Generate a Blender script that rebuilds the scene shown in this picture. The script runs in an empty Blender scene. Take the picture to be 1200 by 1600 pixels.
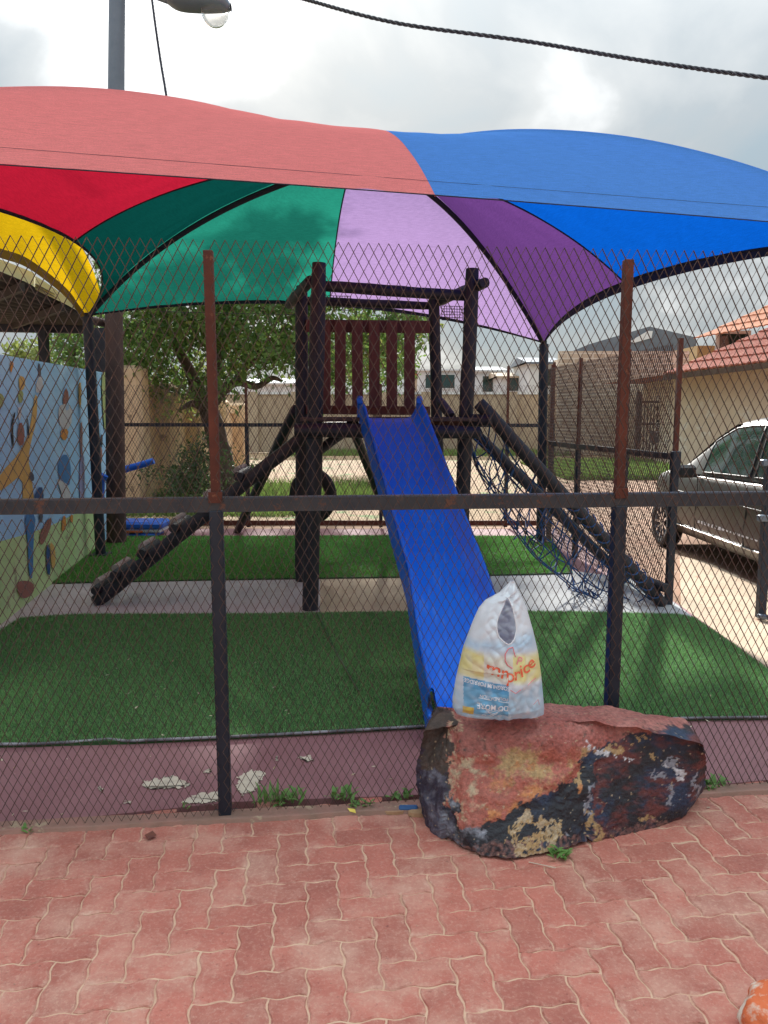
import bpy, math, random
import numpy as np
from mathutils import Vector, Matrix, noise
R = math.radians
rnd = random.Random(7)
S = bpy.context.scene
C = S.collection
# ------------------------------------------------------------------ camera
EYE = Vector((0, 0, 1.55)); PITCH = R(7.13); F = 1200.0
cam = bpy.data.objects.new('camera', bpy.data.cameras.new('camera'))
C.objects.link(cam); S.camera = cam
cam.location = EYE; cam.rotation_euler = (R(90) - PITCH, 0, 0)
cam.data.sensor_fit = 'VERTICAL'; cam.data.sensor_height = 36; cam.data.lens = 27
cam.data.clip_start = 0.05; cam.data.clip_end = 3000
# ------------------------------------------------------------------ sky + sun
SUN_EL, SUN_AZ = R(26.5), R(-3)          # azimuth measured from +Y towards +X
world = bpy.data.worlds.new('World'); S.world = world; world.use_nodes = True
nt = world.node_tree; N = nt.nodes; L = nt.links; N.clear()
out = N.new('ShaderNodeOutputWorld'); bg = N.new('ShaderNodeBackground'); bg.inputs['Strength'].default_value = 0.1
sky = N.new('ShaderNodeTexSky'); sky.sky_type = 'NISHITA'; sky.sun_disc = False
sky.sun_elevation = SUN_EL; sky.sun_rotation = SUN_AZ
tc = N.new('ShaderNodeTexCoord')
def wmath(op, a, b=None, c=None):
    m = N.new('ShaderNodeMath'); m.operation = op
    for i, v in enumerate((a, b, c)):
        if v is None: continue
        if isinstance(v, (int, float)): m.inputs[i].default_value = v
        else: L.new(v, m.inputs[i])
    return m.outputs[0]
sep = N.new('ShaderNodeSeparateXYZ'); L.new(tc.outputs['Generated'], sep.inputs[0])
# clouds: noise on a plane high above the viewer so that banks flatten towards the horizon
zz = wmath('ADD', wmath('MAXIMUM', sep.outputs[2], 0.0), 0.22)
cx = wmath('DIVIDE', sep.outputs[0], zz); cy = wmath('DIVIDE', sep.outputs[1], zz)
cmb = N.new('ShaderNodeCombineXYZ'); L.new(cx, cmb.inputs[0]); L.new(cy, cmb.inputs[1]); cmb.inputs[2].default_value = 5.1
n1 = N.new('ShaderNodeTexNoise'); n1.inputs['Scale'].default_value = 1.7; n1.inputs['Detail'].default_value = 9; n1.inputs['Roughness'].default_value = 0.52
n1.inputs['Distortion'].default_value = 0.35
L.new(cmb.outputs[0], n1.inputs['Vector'])
dot = N.new('ShaderNodeVectorMath'); dot.operation = 'DOT_PRODUCT'
gx, ge = R(-13), R(30)
dot.inputs[1].default_value = (math.sin(gx)*math.cos(ge), math.cos(gx)*math.cos(ge), math.sin(ge))
L.new(tc.outputs['Generated'], dot.inputs[0])
glow = wmath('POWER', wmath('MAXIMUM', dot.outputs['Value'], 0.0), 75.0)
cl = wmath('ADD', n1.outputs['Fac'], wmath('MULTIPLY', glow, 0.30))
ramp = N.new('ShaderNodeValToRGB'); L.new(cl, ramp.inputs[0])
cr = ramp.color_ramp; cr.elements[0].position = 0.36; cr.elements[0].color = (3.3, 4.1, 4.6, 1)
cr.elements[1].position = 0.76; cr.elements[1].color = (9.5, 9.6, 9.6, 1)
e = cr.elements.new(0.5); e.color = (3.9, 4.35, 4.6, 1)
e = cr.elements.new(0.6); e.color = (5.0, 5.3, 5.4, 1)
mixs = N.new('ShaderNodeMixRGB'); mixs.inputs[0].default_value = 0.93
L.new(sky.outputs[0], mixs.inputs[1]); L.new(ramp.outputs[0], mixs.inputs[2])
# an overcast sky is about three times as bright overhead as at the horizon
grad = wmath('ADD', wmath('MULTIPLY', wmath('POWER', wmath('MAXIMUM', sep.outputs[2], 0.0), 2.2), 2.6), 0.60)
mulc = N.new('ShaderNodeMixRGB'); mulc.blend_type = 'MULTIPLY'; mulc.inputs[0].default_value = 1
L.new(mixs.outputs[0], mulc.inputs[1]); L.new(grad, mulc.inputs[2])
L.new(mulc.outputs[0], bg.inputs[0]); L.new(bg.outputs[0], out.inputs[0])
sun = bpy.data.objects.new('sun', bpy.data.lights.new('sun', 'SUN')); C.objects.link(sun)
sun.data.energy = 4.8; sun.data.angle = R(2.0); sun.data.color = (1, .96, .9)
sdir = Vector((math.sin(SUN_AZ)*math.cos(SUN_EL), math.cos(SUN_AZ)*math.cos(SUN_EL), math.sin(SUN_EL)))
sun.rotation_euler = sdir.to_track_quat('Z', 'Y').to_euler()
S.view_settings.view_transform = 'Standard'; S.view_settings.look = 'None'
S.view_settings.gamma = 1; S.view_settings.use_curve_mapping = False
S.view_settings.exposure = 0.78
# ------------------------------------------------------------------ pixel -> place
sp, cp = math.sin(PITCH), math.cos(PITCH)
def ray(px, py):
    u = (px-600)/F; v = -(py-800)/F
    return Vector((u, cp+v*sp, -sp+v*cp))
def P(px, py, D):
    d = ray(px, py); return EYE + d*(D/d.y)
def G(px, py, z=0.0):
    d = ray(px, py); return EYE + d*((z-EYE.z)/d.z)
def PIX(p):
    q = Vector(p)-EYE
    zc = q.y*cp - q.z*sp; yc = q.y*sp + q.z*cp
    return 600+F*q.x/zc, 800-F*yc/zc
# ------------------------------------------------------------------ materials
def new_mat(name):
    m = bpy.data.materials.new(name); m.use_nodes = True
    return m, m.node_tree.nodes, m.node_tree.links, m.node_tree.nodes['Principled BSDF']
def M(name, a, b=None, scale=6, rough=.8, metal=0, bump=0, bscale=40, lo=.35, hi=.65, spec=.5, c=None, cscale=30, cpos=.62, stretch=(1,1,1), det=6):
    m, n, l, p = new_mat(name)
    p.inputs['Roughness'].default_value = rough; p.inputs['Metallic'].default_value = metal
    p.inputs['Specular IOR Level'].default_value = spec
    t = n.new('ShaderNodeTexCoord'); mp = n.new('ShaderNodeMapping'); mp.inputs['Scale'].default_value = stretch
    l.new(t.outputs['Object'], mp.inputs[0])
    if b is None: b = tuple(x*.8 for x in a)
    nz = n.new('ShaderNodeTexNoise'); nz.inputs['Scale'].default_value = scale; nz.inputs['Detail'].default_value = det; nz.inputs['Roughness'].default_value = .62
    l.new(mp.outputs[0], nz.inputs['Vector'])
    r = n.new('ShaderNodeValToRGB'); r.color_ramp.elements[0].position = lo; r.color_ramp.elements[1].position = hi
    r.color_ramp.elements[0].color = (*a, 1); r.color_ramp.elements[1].color = (*b, 1)
    l.new(nz.outputs['Fac'], r.inputs[0]); col = r.outputs[0]
    if c is not None:
        n2 = n.new('ShaderNodeTexNoise'); n2.inputs['Scale'].default_value = cscale; n2.inputs['Detail'].default_value = 8; n2.inputs['Roughness'].default_value = .7
        l.new(mp.outputs[0], n2.inputs['Vector'])
        r2 = n.new('ShaderNodeValToRGB'); r2.color_ramp.elements[0].position = cpos; r2.color_ramp.elements[1].position = cpos+.05
        l.new(n2.outputs['Fac'], r2.inputs[0])
        mx = n.new('ShaderNodeMixRGB'); l.new(r2.outputs[0], mx.inputs[0]); l.new(col, mx.inputs[1]); mx.inputs[2].default_value = (*c, 1)
        col = mx.outputs[0]
    l.new(col, p.inputs['Base Color'])
    if bump:
        n3 = n.new('ShaderNodeTexNoise'); n3.inputs['Scale'].default_value = bscale; n3.inputs['Detail'].default_value = 8
        l.new(mp.outputs[0], n3.inputs['Vector'])
        bp = n.new('ShaderNodeBump'); bp.inputs['Strength'].default_value = 1; bp.inputs['Distance'].default_value = bump
        l.new(n3.outputs['Fac'], bp.inputs['Height']); l.new(bp.outputs[0], p.inputs['Normal'])
    return m
def fabric(name, inner, outer, trans=.55, weave=1.0):
    m, n, l, p = new_mat(name); n.remove(p); o = n['Material Output']
    t = n.new('ShaderNodeTexCoord'); mp = n.new('ShaderNodeMapping'); mp.inputs['Scale'].default_value = (9, 9, 160)
    l.new(t.outputs['Object'], mp.inputs[0])
    nz = n.new('ShaderNodeTexNoise'); nz.inputs['Scale'].default_value = 1.6; nz.inputs['Detail'].default_value = 5; l.new(mp.outputs[0], nz.inputs['Vector'])
    n2 = n.new('ShaderNodeTexNoise'); n2.inputs['Scale'].default_value = 170; n2.inputs['Detail'].default_value = 2; l.new(t.outputs['Object'], n2.inputs['Vector'])
    ad = n.new('ShaderNodeMath'); ad.operation = 'ADD'; l.new(nz.outputs['Fac'], ad.inputs[0]); l.new(n2.outputs['Fac'], ad.inputs[1])
    mr = n.new('ShaderNodeMapRange'); mr.inputs[1].default_value = .7; mr.inputs[2].default_value = 1.3; mr.inputs[3].default_value = 1-.16*weave; mr.inputs[4].default_value = 1+.16*weave
    l.new(ad.outputs[0], mr.inputs[0])
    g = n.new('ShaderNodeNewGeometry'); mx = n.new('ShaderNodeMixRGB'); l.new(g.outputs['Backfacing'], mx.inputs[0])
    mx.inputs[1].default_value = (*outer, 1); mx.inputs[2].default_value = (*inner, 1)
    ml = n.new('ShaderNodeMixRGB'); ml.blend_type = 'MULTIPLY'; ml.inputs[0].default_value = 1; l.new(mx.outputs[0], ml.inputs[1]); l.new(mr.outputs[0], ml.inputs[2])
    d = n.new('ShaderNodeBsdfDiffuse'); tr = n.new('ShaderNodeBsdfTranslucent'); ms = n.new('ShaderNodeMixShader'); ms.inputs[0].default_value = trans
    l.new(ml.outputs[0], d.inputs[0]); l.new(ml.outputs[0], tr.inputs[0]); l.new(d.outputs[0], ms.inputs[1]); l.new(tr.outputs[0], ms.inputs[2]); l.new(ms.outputs[0], o.inputs[0])
    return m
def leafmat(name, a, b, scale=2.0, trans=.35):
    m, n, l, p = new_mat(name); o = n['Material Output']
    g = n.new('ShaderNodeNewGeometry'); r = n.new('ShaderNodeMixRGB'); l.new(g.outputs['Random Per Island'], r.inputs[0])
    r.inputs[1].default_value = (*a, 1); r.inputs[2].default_value = (*b, 1)
    l.new(r.outputs[0], p.inputs['Base Color']); p.inputs['Roughness'].default_value = .6
    tr = n.new('ShaderNodeBsdfTranslucent'); l.new(r.outputs[0], tr.inputs[0]); ms = n.new('ShaderNodeMixShader'); ms.inputs[0].default_value = trans
    l.new(p.outputs[0], ms.inputs[1]); l.new(tr.outputs[0], ms.inputs[2]); l.new(ms.outputs[0], o.inputs[0])
    return m
def attrmat(name, rough=.6, bump=0, bscale=60, mul=.12, trans=0, nscale=30):
    m, n, l, p = new_mat(name); o = n['Material Output']
    a = n.new('ShaderNodeAttribute'); a.attribute_name = 'paint'
    t = n.new('ShaderNodeTexCoord'); nz = n.new('ShaderNodeTexNoise'); nz.inputs['Scale'].default_value = nscale; nz.inputs['Detail'].default_value = 8; nz.inputs['Roughness'].default_value = .7
    l.new(t.outputs['Object'], nz.inputs['Vector'])
    mr = n.new('ShaderNodeMapRange'); mr.inputs[1].default_value = .3; mr.inputs[2].default_value = .7; mr.inputs[3].default_value = 1-mul; mr.inputs[4].default_value = 1+mul; l.new(nz.outputs['Fac'], mr.inputs[0])
    ml = n.new('ShaderNodeMixRGB'); ml.blend_type = 'MULTIPLY'; ml.inputs[0].default_value = 1; l.new(a.outputs['Color'], ml.inputs[1]); l.new(mr.outputs[0], ml.inputs[2])
    l.new(ml.outputs[0], p.inputs['Base Color']); p.inputs['Roughness'].default_value = rough
    if bump:
        n3 = n.new('ShaderNodeTexNoise'); n3.inputs['Scale'].default_value = bscale; n3.inputs['Detail'].default_value = 10; n3.inputs['Roughness'].default_value = .65
        l.new(t.outputs['Object'], n3.inputs['Vector']); bp = n.new('ShaderNodeBump'); bp.inputs['Distance'].default_value = bump; bp.inputs['Strength'].default_value = 1
        l.new(n3.outputs['Fac'], bp.inputs['Height']); l.new(bp.outputs[0], p.inputs['Normal'])
    if trans:
        tr = n.new('ShaderNodeBsdfTranslucent'); l.new(ml.outputs[0], tr.inputs[0]); ms = n.new('ShaderNodeMixShader'); ms.inputs[0].default_value = trans
        l.new(p.outputs[0], ms.inputs[1]); l.new(tr.outputs[0], ms.inputs[2]); l.new(ms.outputs[0], o.inputs[0])
    return m
# ------------------------------------------------------------------ mesh helpers
class MB:
    def __init__(s): s.v = []; s.f = []; s.sm = []
    def add(s, vs, fs, smooth=False):
        o = len(s.v); s.v += [tuple(v) for v in vs]; s.f += [tuple(i+o for i in f) for f in fs]; s.sm += [smooth]*len(fs); return s
    def box(s, c, d, ax=None, bev=0):
        c = Vector(c); X, Y, Z = ax if ax else (Vector((1,0,0)), Vector((0,1,0)), Vector((0,0,1)))
        h = [x/2 for x in d]
        if bev <= 0:
            vs = [c+X*(h[0]*a)+Y*(h[1]*b)+Z*(h[2]*e) for a in (-1,1) for b in (-1,1) for e in (-1,1)]
            return s.add(vs, [(0,1,3,2),(4,6,7,5),(0,4,5,1),(2,3,7,6),(0,2,6,4),(1,5,7,3)])
        vs = []; idx = {}
        for a in (-1,1):
            for b in (-1,1):
                for e in (-1,1):
                    for k in range(3):
                        q = [h[0]*a, h[1]*b, h[2]*e]
                        for j in range(3):
                            if j != k: q[j] -= bev*(a, b, e)[j]
                        idx[(a,b,e,k)] = len(vs); vs.append(c+X*q[0]+Y*q[1]+Z*q[2])
        fs = []
        I = lambda a,b,e,k: idx[(a,b,e,k)]
        for g in (-1,1):
            q = [(-1,-1),(1,-1),(1,1),(-1,1)]
            if g < 0: q = q[::-1]
            fs.append([I(g,b,e,0) for b,e in q]); fs.append([I(a,g,b,1) for b,a in q]); fs.append([I(a,b,g,2) for a,b in q])
        for a in (-1,1):
            for b in (-1,1):
                fs.append([I(a,b,-1,0),I(a,b,1,0),I(a,b,1,1),I(a,b,-1,1)][::(1 if a*b<0 else -1)])
                fs.append([I(a,-1,b,0),I(a,1,b,0),I(a,1,b,2),I(a,-1,b,2)][::(-1 if a*b<0 else 1)])
                fs.append([I(-1,a,b,1),I(1,a,b,1),I(1,a,b,2),I(-1,a,b,2)][::(1 if a*b<0 else -1)])
                for e in (-1,1):
                    fs.append([I(a,b,e,0),I(a,b,e,1),I(a,b,e,2)][::(1 if a*b*e>0 else -1)])
        return s.add(vs, fs)
    def beam(s, a, b, w, h, up=(0,0,1), bev=0):
        a = Vector(a); b = Vector(b); Y = (b-a).normalized(); X = Y.cross(Vector(up)).normalized(); Z = X.cross(Y)
        return s.box((a+b)/2, (w, (b-a).length, h), (X, Y, Z), bev)
    def tube(s, pts, r, n=10, cap=True, wob=0, closed=False):
        pts = [Vector(p) for p in pts]; rs = r if isinstance(r, (list, tuple)) else [r]*len(pts)
        vs = []; m = len(pts); prev = None
        for i, p in enumerate(pts):
            if closed: t = (pts[(i+1)%m]-pts[i-1]).normalized()
            else: t = (pts[min(i+1,m-1)]-pts[max(i-1,0)]).normalized()
            if prev is None:
                a = Vector((0,0,1)) if abs(t.z) < .9 else Vector((1,0,0)); x = t.cross(a).normalized()
            else: x = (prev - t*prev.dot(t)).normalized()
            prev = x; y = t.cross(x)
            for k in range(n):
                an = 2*math.pi*k/n; rr = rs[i]
                if wob: rr *= 1+wob*noise.noise(Vector((p.x*6+math.cos(an), p.y*6+math.sin(an), p.z*6)))
                vs.append(p+(x*math.cos(an)+y*math.sin(an))*rr)
        fs = []
        for i in range(m if closed else m-1):
            j = (i+1) % m
            for k in range(n):
                k2 = (k+1)%n; fs.append((i*n+k, i*n+k2, j*n+k2, j*n+k))
        s.add(vs, fs, True)
        if cap and not closed:
            s.add(vs[:n], [tuple(range(n))[::-1]]); s.add(vs[-n:], [tuple(range(n))])
        return s
    def log(s, a, b, r, n=12, seg=14, wob=.1, taper=.92):
        a = Vector(a); b = Vector(b)
        ax = (b-a).normalized(); side = ax.cross(Vector((.3,.5,.8))).normalized()
        pts = [a+(b-a)*(i/seg)+side*(r*.12*noise.noise(Vector((i*.45+a.x*7, a.y*3, b.z)))) for i in range(seg+1)]
        rs = [r*(1+(taper-1)*i/seg)*(1+.05*noise.noise(Vector((i*.7, a.x*5, b.x*5)))) for i in range(seg+1)]
        rs[0] *= .93; rs[-1] *= .9
        return s.tube(pts, rs, n, True, wob)
    def grid(s, nu, nv, fn, smooth=True, flip=False, skip=None):
        vs = [fn(i/(nu-1), j/(nv-1)) for j in range(nv) for i in range(nu)]
        fs = []
        for j in range(nv-1):
            for i in range(nu-1):
                if skip and skip((i+.5)/(nu-1), (j+.5)/(nv-1)): continue
                q = (j*nu+i, j*nu+i+1, (j+1)*nu+i+1, (j+1)*nu+i); fs.append(q[::-1] if flip else q)
        return s.add(vs, fs, smooth)
    def prism(s, poly, z0, z1):   # polygon in xy, counterclockwise
        n = len(poly)
        ar = sum(poly[i][0]*poly[(i+1)%n][1]-poly[(i+1)%n][0]*poly[i][1] for i in range(n))
        if ar < 0: poly = poly[::-1]
        vs = [(p[0],p[1],z0) for p in poly]+[(p[0],p[1],z1) for p in poly]
        return s.add(vs, [tuple(range(n))[::-1], tuple(range(n,2*n))]+[(i,(i+1)%n,n+(i+1)%n,n+i) for i in range(n)])
    def data(s, name, mat, org=(0,0,0)):
        me = bpy.data.meshes.new(name); o = Vector(org)
        me.from_pydata([tuple(Vector(v)-o) for v in s.v], [], s.f)
        me.polygons.foreach_set('use_smooth', s.sm); me.update()
        if mat: me.materials.append(mat)
        return me
def wloc(o):
    l = Vector(o.location)
    while o.parent: o = o.parent; l += Vector(o.location)
    return l
def tag(o, label=None, cat=None, group=None, kind=None):
    if label: o['label'] = label
    if cat: o['category'] = cat
    if group: o['group'] = group
    if kind: o['kind'] = kind
    return o
def thing(name, label, cat, loc, group=None):
    o = bpy.data.objects.new(name, None); o.empty_display_size = .1; C.objects.link(o); o.location = loc
    return tag(o, label, cat, group)
def part(name, mb, mat, parent, label=None, kind=None):
    me = mb.data(name, mat, wloc(parent)); o = bpy.data.objects.new(name, me); C.objects.link(o); o.parent = parent
    return tag(o, label, kind=kind)
def solo(name, mb, mat, label, cat, loc=(0,0,0), group=None, kind=None):
    me = mb.data(name, mat, loc); o = bpy.data.objects.new(name, me); C.objects.link(o); o.location = loc
    return tag(o, label, cat, group, kind)
def struct(name, mb, mat, parent=None):
    if parent: return part(name, mb, mat, parent)
    return solo(name, mb, mat, None, None, kind='structure')
def npmesh(name, V, Fq, mat, smooth=False):
    me = bpy.data.meshes.new(name); k = Fq.shape[1]
    me.vertices.add(len(V)); me.vertices.foreach_set('co', V.astype(np.float32).ravel())
    me.loops.add(Fq.size); me.loops.foreach_set('vertex_index', Fq.astype(np.int32).ravel())
    me.polygons.add(len(Fq)); me.polygons.foreach_set('loop_start', np.arange(0, Fq.size, k, dtype=np.int32))
    me.update(calc_edges=True)
    if mat: me.materials.append(mat)
    return me
def copy_tree(o, parent=None):
    kids = list(o.children)
    c = o.copy(); C.objects.link(c)
    if parent: c.parent = parent
    for ch in kids: copy_tree(ch, c)
    return c
def chaikin(p, n=2):
    for _ in range(n):
        q = []
        for i in range(len(p)):
            a = p[i]; b = p[(i+1)%len(p)]
            q += [(a[0]*.75+b[0]*.25, a[1]*.75+b[1]*.25), (a[0]*.25+b[0]*.75, a[1]*.25+b[1]*.75)]
        p = q
    return p
def inpoly(x, y, poly):
    c = False; n = len(poly); j = n-1
    for i in range(n):
        xi, yi = poly[i]; xj, yj = poly[j]
        if (yi > y) != (yj > y) and x < (xj-xi)*(y-yi)/(yj-yi)+xi: c = not c
        j = i
    return c
TH = R(5.9); U = Vector((math.cos(TH), math.sin(TH), 0)); V_ = Vector((-math.sin(TH), math.cos(TH), 0)); O = Vector((0, 2.89, 0))
def site(u, v, z=0): return O+U*u+V_*v+Vector((0,0,z))
# ------------------------------------------------------------------ palette
m_dirt = M('bare_earth', (.37,.20,.125), (.30,.185,.115), 1.2, .95, bump=.01, bscale=8, c=(.43,.29,.20), cscale=6, cpos=.56)
m_field = M('dry_field', (.36,.22,.13), (.28,.20,.10), .8, .95, bump=.02, bscale=5, c=(.12,.19,.05), cscale=1.3, cpos=.56)
m_sand = M('paving_sand', (.62,.42,.29), (.52,.31,.21), 14, .95, bump=.004, bscale=90)
m_paver = M('red_paver', (.47,.158,.115), (.36,.112,.082), 9, .85, bump=.003, bscale=130, c=(.27,.085,.065), cscale=60, cpos=.60, lo=.3, hi=.7)
def worldcoord(m, rnd_amt=.12):
    n = m.node_tree.nodes; l = m.node_tree.links; g = n.new('ShaderNodeNewGeometry')
    for k in [q for q in n if q.type == 'MAPPING']: l.new(g.outputs['Position'], k.inputs[0])
    oi = n.new('ShaderNodeObjectInfo'); mr = n.new('ShaderNodeMapRange'); mr.inputs[3].default_value = 1-rnd_amt; mr.inputs[4].default_value = 1+rnd_amt
    l.new(oi.outputs['Random'], mr.inputs[0]); p = n['Principled BSDF']; src = p.inputs['Base Color'].links[0].from_socket
    ml = n.new('ShaderNodeMixRGB'); ml.blend_type = 'MULTIPLY'; ml.inputs[0].default_value = 1; l.new(src, ml.inputs[1]); l.new(mr.outputs[0], ml.inputs[2])
    # sand dust lying in broad drifts and fine specks over the stones
    nz = n.new('ShaderNodeTexNoise'); nz.inputs['Scale'].default_value = 3.3; nz.inputs['Detail'].default_value = 10; nz.inputs['Roughness'].default_value = .68; l.new(g.outputs['Position'], nz.inputs['Vector'])
    rp = n.new('ShaderNodeValToRGB'); rp.color_ramp.elements[0].position = .47; rp.color_ramp.elements[1].position = .70; rp.color_ramp.elements[1].color = (.75,.75,.75,1); l.new(nz.outputs['Fac'], rp.inputs[0])
    nz2 = n.new('ShaderNodeTexNoise'); nz2.inputs['Scale'].default_value = 75; nz2.inputs['Detail'].default_value = 6; nz2.inputs['Roughness'].default_value = .75; l.new(g.outputs['Position'], nz2.inputs['Vector'])
    rp2 = n.new('ShaderNodeValToRGB'); rp2.color_ramp.elements[0].position = .50; rp2.color_ramp.elements[1].position = .66; l.new(nz2.outputs['Fac'], rp2.inputs[0])
    mm = n.new('ShaderNodeMath'); mm.operation = 'MULTIPLY_ADD'; l.new(rp.outputs[0], mm.inputs[0]); mm.inputs[1].default_value = .95
    m3 = n.new('ShaderNodeMath'); m3.operation = 'MULTIPLY'; l.new(rp2.outputs[0], m3.inputs[0]); m3.inputs[1].default_value = .42
    tg = n.new('ShaderNodeTexCoord'); sx = n.new('ShaderNodeSeparateXYZ'); l.new(tg.outputs['Generated'], sx.inputs[0])
    def mt(op, a, b=None):
        q = n.new('ShaderNodeMath'); q.operation = op
        for i_, v_ in enumerate((a, b)):
            if v_ is None: continue
            if isinstance(v_, (int, float)): q.inputs[i_].default_value = v_
            else: l.new(v_, q.inputs[i_])
        return q.outputs[0]
    ee = mt('MAXIMUM', mt('ABSOLUTE', mt('SUBTRACT', sx.outputs[0], .5)), mt('ABSOLUTE', mt('SUBTRACT', sx.outputs[1], .5)))
    nz4 = n.new('ShaderNodeTexNoise'); nz4.inputs['Scale'].default_value = 22; nz4.inputs['Detail'].default_value = 8; nz4.inputs['Roughness'].default_value = .7; l.new(g.outputs['Position'], nz4.inputs['Vector'])
    ed = mt('ADD', ee, mt('MULTIPLY', mt('SUBTRACT', nz4.outputs['Fac'], .5), .55))
    rp4 = n.new('ShaderNodeValToRGB'); rp4.color_ramp.elements[0].position = .42; rp4.color_ramp.elements[1].position = .58; rp4.color_ramp.elements[1].color = (.6,.6,.6,1); l.new(ed, rp4.inputs[0])
    l.new(mt('ADD', m3.outputs[0], rp4.outputs[0]), mm.inputs[2]); mm.use_clamp = True
    mx = n.new('ShaderNodeMixRGB'); l.new(mm.outputs[0], mx.inputs[0]); l.new(ml.outputs[0], mx.inputs[1]); mx.inputs[2].default_value = (.58,.35,.26,1); l.new(mx.outputs[0], p.inputs['Base Color'])
worldcoord(m_paver, .13)
m_redfloor = M('red_floor_paint', (.27,.13,.135), (.23,.105,.11), 3, .75, bump=.001, bscale=60, c=(.34,.19,.18), cscale=25, cpos=.64)
m_chip = M('bare_cement', (.62,.55,.42), (.5,.44,.34), 20, .9, bump=.002)
m_conc = M('pale_concrete', (.50,.46,.44), (.42,.38,.37), 2.5, .9, bump=.002, bscale=50, c=(.36,.33,.3), cscale=9, cpos=.62)
m_conc_sand = M('sandy_concrete', (.58,.46,.30), (.50,.39,.25), 3, .9, bump=.002)
m_conc_grey = M('grey_concrete', (.40,.42,.42), (.34,.35,.35), 3, .9, bump=.002)
m_pathsand = M('pale_path', (.60,.47,.33), (.52,.38,.26), 3, .95, bump=.004, c=(.5,.3,.2), cscale=4, cpos=.6)
m_turfbase = M('turf_backing', (.035,.10,.03), (.025,.07,.02), 30, .9)
m_blade = leafmat('turf_blade', (.10,.27,.075), (.27,.50,.19), trans=.25)
m_blade2 = leafmat('turf_blade_far', (.10,.30,.045), (.20,.47,.10), trans=.25)
m_black = M('black_rubber', (.012,.012,.013), (.02,.02,.02), 30, .75, bump=.001)
m_meshmetal = M('rusty_mesh', (.085,.066,.060), (.13,.075,.055), 18, .75, .35, c=(.22,.15,.13), cscale=50, cpos=.6)
m_darkmesh = M('painted_mesh', (.10,.09,.09), (.16,.10,.08), 12, .7, .3)
m_rust = M('rusty_steel', (.15,.042,.024), (.09,.028,.019), 9, .85, .1, bump=.0008, bscale=120, c=(.22,.09,.05), cscale=40, cpos=.62)
m_navy = M('navy_steel', (.012,.018,.032), (.022,.030,.046), 12, .5, .2, c=(.11,.05,.035), cscale=14, cpos=.72, bump=.0005, bscale=150)
m_rail = M('grey_rail', (.035,.042,.055), (.06,.06,.065), 9, .55, .3, c=(.16,.07,.045), cscale=14, cpos=.58)
m_log = M('creosote_log', (.010,.011,.018), (.026,.026,.034), 5, .6, bump=.003, bscale=25, stretch=(3,3,.4), c=(.10,.085,.075), cscale=18, cpos=.66)
m_slat = M('maroon_slat', (.15,.050,.038), (.10,.034,.028), 8, .7, bump=.001, stretch=(4,4,.6), c=(.16,.08,.06), cscale=30, cpos=.67)
m_deck = M('deck_timber', (.05,.032,.028), (.10,.075,.065), 6, .8, bump=.002, stretch=(.5,4,4))
m_knot = M('bare_cut_wood', (.42,.38,.33), (.28,.25,.22), 20, .85, bump=.003)
m_slide = M('blue_slide_plastic', (.001,.12,.68), (.002,.15,.74), 3.0, .38, spec=.5, c=(.01,.16,.60), cscale=13, cpos=.66)
def slidewear(m):
    n = m.node_tree.nodes; l = m.node_tree.links; p = n['Principled BSDF']; src = p.inputs['Base Color'].links[0].from_socket
    t = n.new('ShaderNodeTexCoord'); mp = n.new('ShaderNodeMapping'); mp.inputs['Scale'].default_value = (34,3,3); l.new(t.outputs['Object'], mp.inputs[0])
    a = n.new('ShaderNodeTexNoise'); a.inputs['Scale'].default_value = 1.5; a.inputs['Detail'].default_value = 7; l.new(mp.outputs[0], a.inputs['Vector'])
    rp = n.new('ShaderNodeValToRGB'); rp.color_ramp.elements[0].position = .58; rp.color_ramp.elements[1].position = .75; rp.color_ramp.elements[1].color = (.45,.45,.45,1); l.new(a.outputs['Fac'], rp.inputs[0])
    mx = n.new('ShaderNodeMixRGB'); l.new(rp.outputs[0], mx.inputs[0]); l.new(src, mx.inputs[1]); mx.inputs[2].default_value = (.12,.27,.68,1); l.new(mx.outputs[0], p.inputs['Base Color'])
    mr = n.new('ShaderNodeMapRange'); mr.inputs[3].default_value = .28; mr.inputs[4].default_value = .55; l.new(a.outputs['Fac'], mr.inputs[0]); l.new(mr.outputs[0], p.inputs['Roughness'])
slidewear(m_slide)
m_slidein = m_slide
m_bluep = M('blue_plastic', (.02,.11,.55), (.03,.15,.6), 8, .4)
m_whitep = M('white_plastic', (.75,.76,.78), (.65,.66,.7), 8, .45)
m_orange = M('orange_plastic', (.65,.15,.03), (.55,.12,.03), 8, .5)
m_rope = M('blue_rope', (.015,.05,.14), (.03,.10,.26), 20, .8)
m_ropeblk = M('black_rope', (.02,.025,.04), (.04,.05,.08), 20, .8)
m_muralblue = M('mural_sky_paint', (.36,.66,.92), (.44,.72,.92), 1.8, .8, bump=.002, c=(.42,.62,.8), cscale=5, cpos=.6)
m_muralgreen = M('mural_grass_paint', (.52,.74,.30), (.60,.76,.38), 2.5, .8, bump=.002, c=(.36,.36,.2), cscale=4, cpos=.6)
m_beige = M('beige_plaster', (.74,.53,.34), (.66,.46,.29), 2, .9, bump=.004, bscale=20, c=(.32,.22,.14), cscale=4, cpos=.6)
m_boundary = M('boundary_plaster', (.48,.38,.27), (.40,.31,.22), .6, .92, bump=.01, bscale=6)
m_cream = M('cream_plaster', (.66,.56,.42), (.60,.48,.36), .8, .9, bump=.004, c=(.68,.62,.52), cscale=2, cpos=.56)
m_white = M('white_plaster', (.72,.73,.74), (.62,.64,.66), .5, .85)
m_tile = M('terracotta_tile', (.42,.13,.085), (.34,.10,.07), 3, .8, bump=.003, c=(.50,.24,.17), cscale=12, cpos=.55)
m_tile2 = M('orange_tile', (.55,.22,.11), (.45,.17,.09), 1.5, .8)
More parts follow.
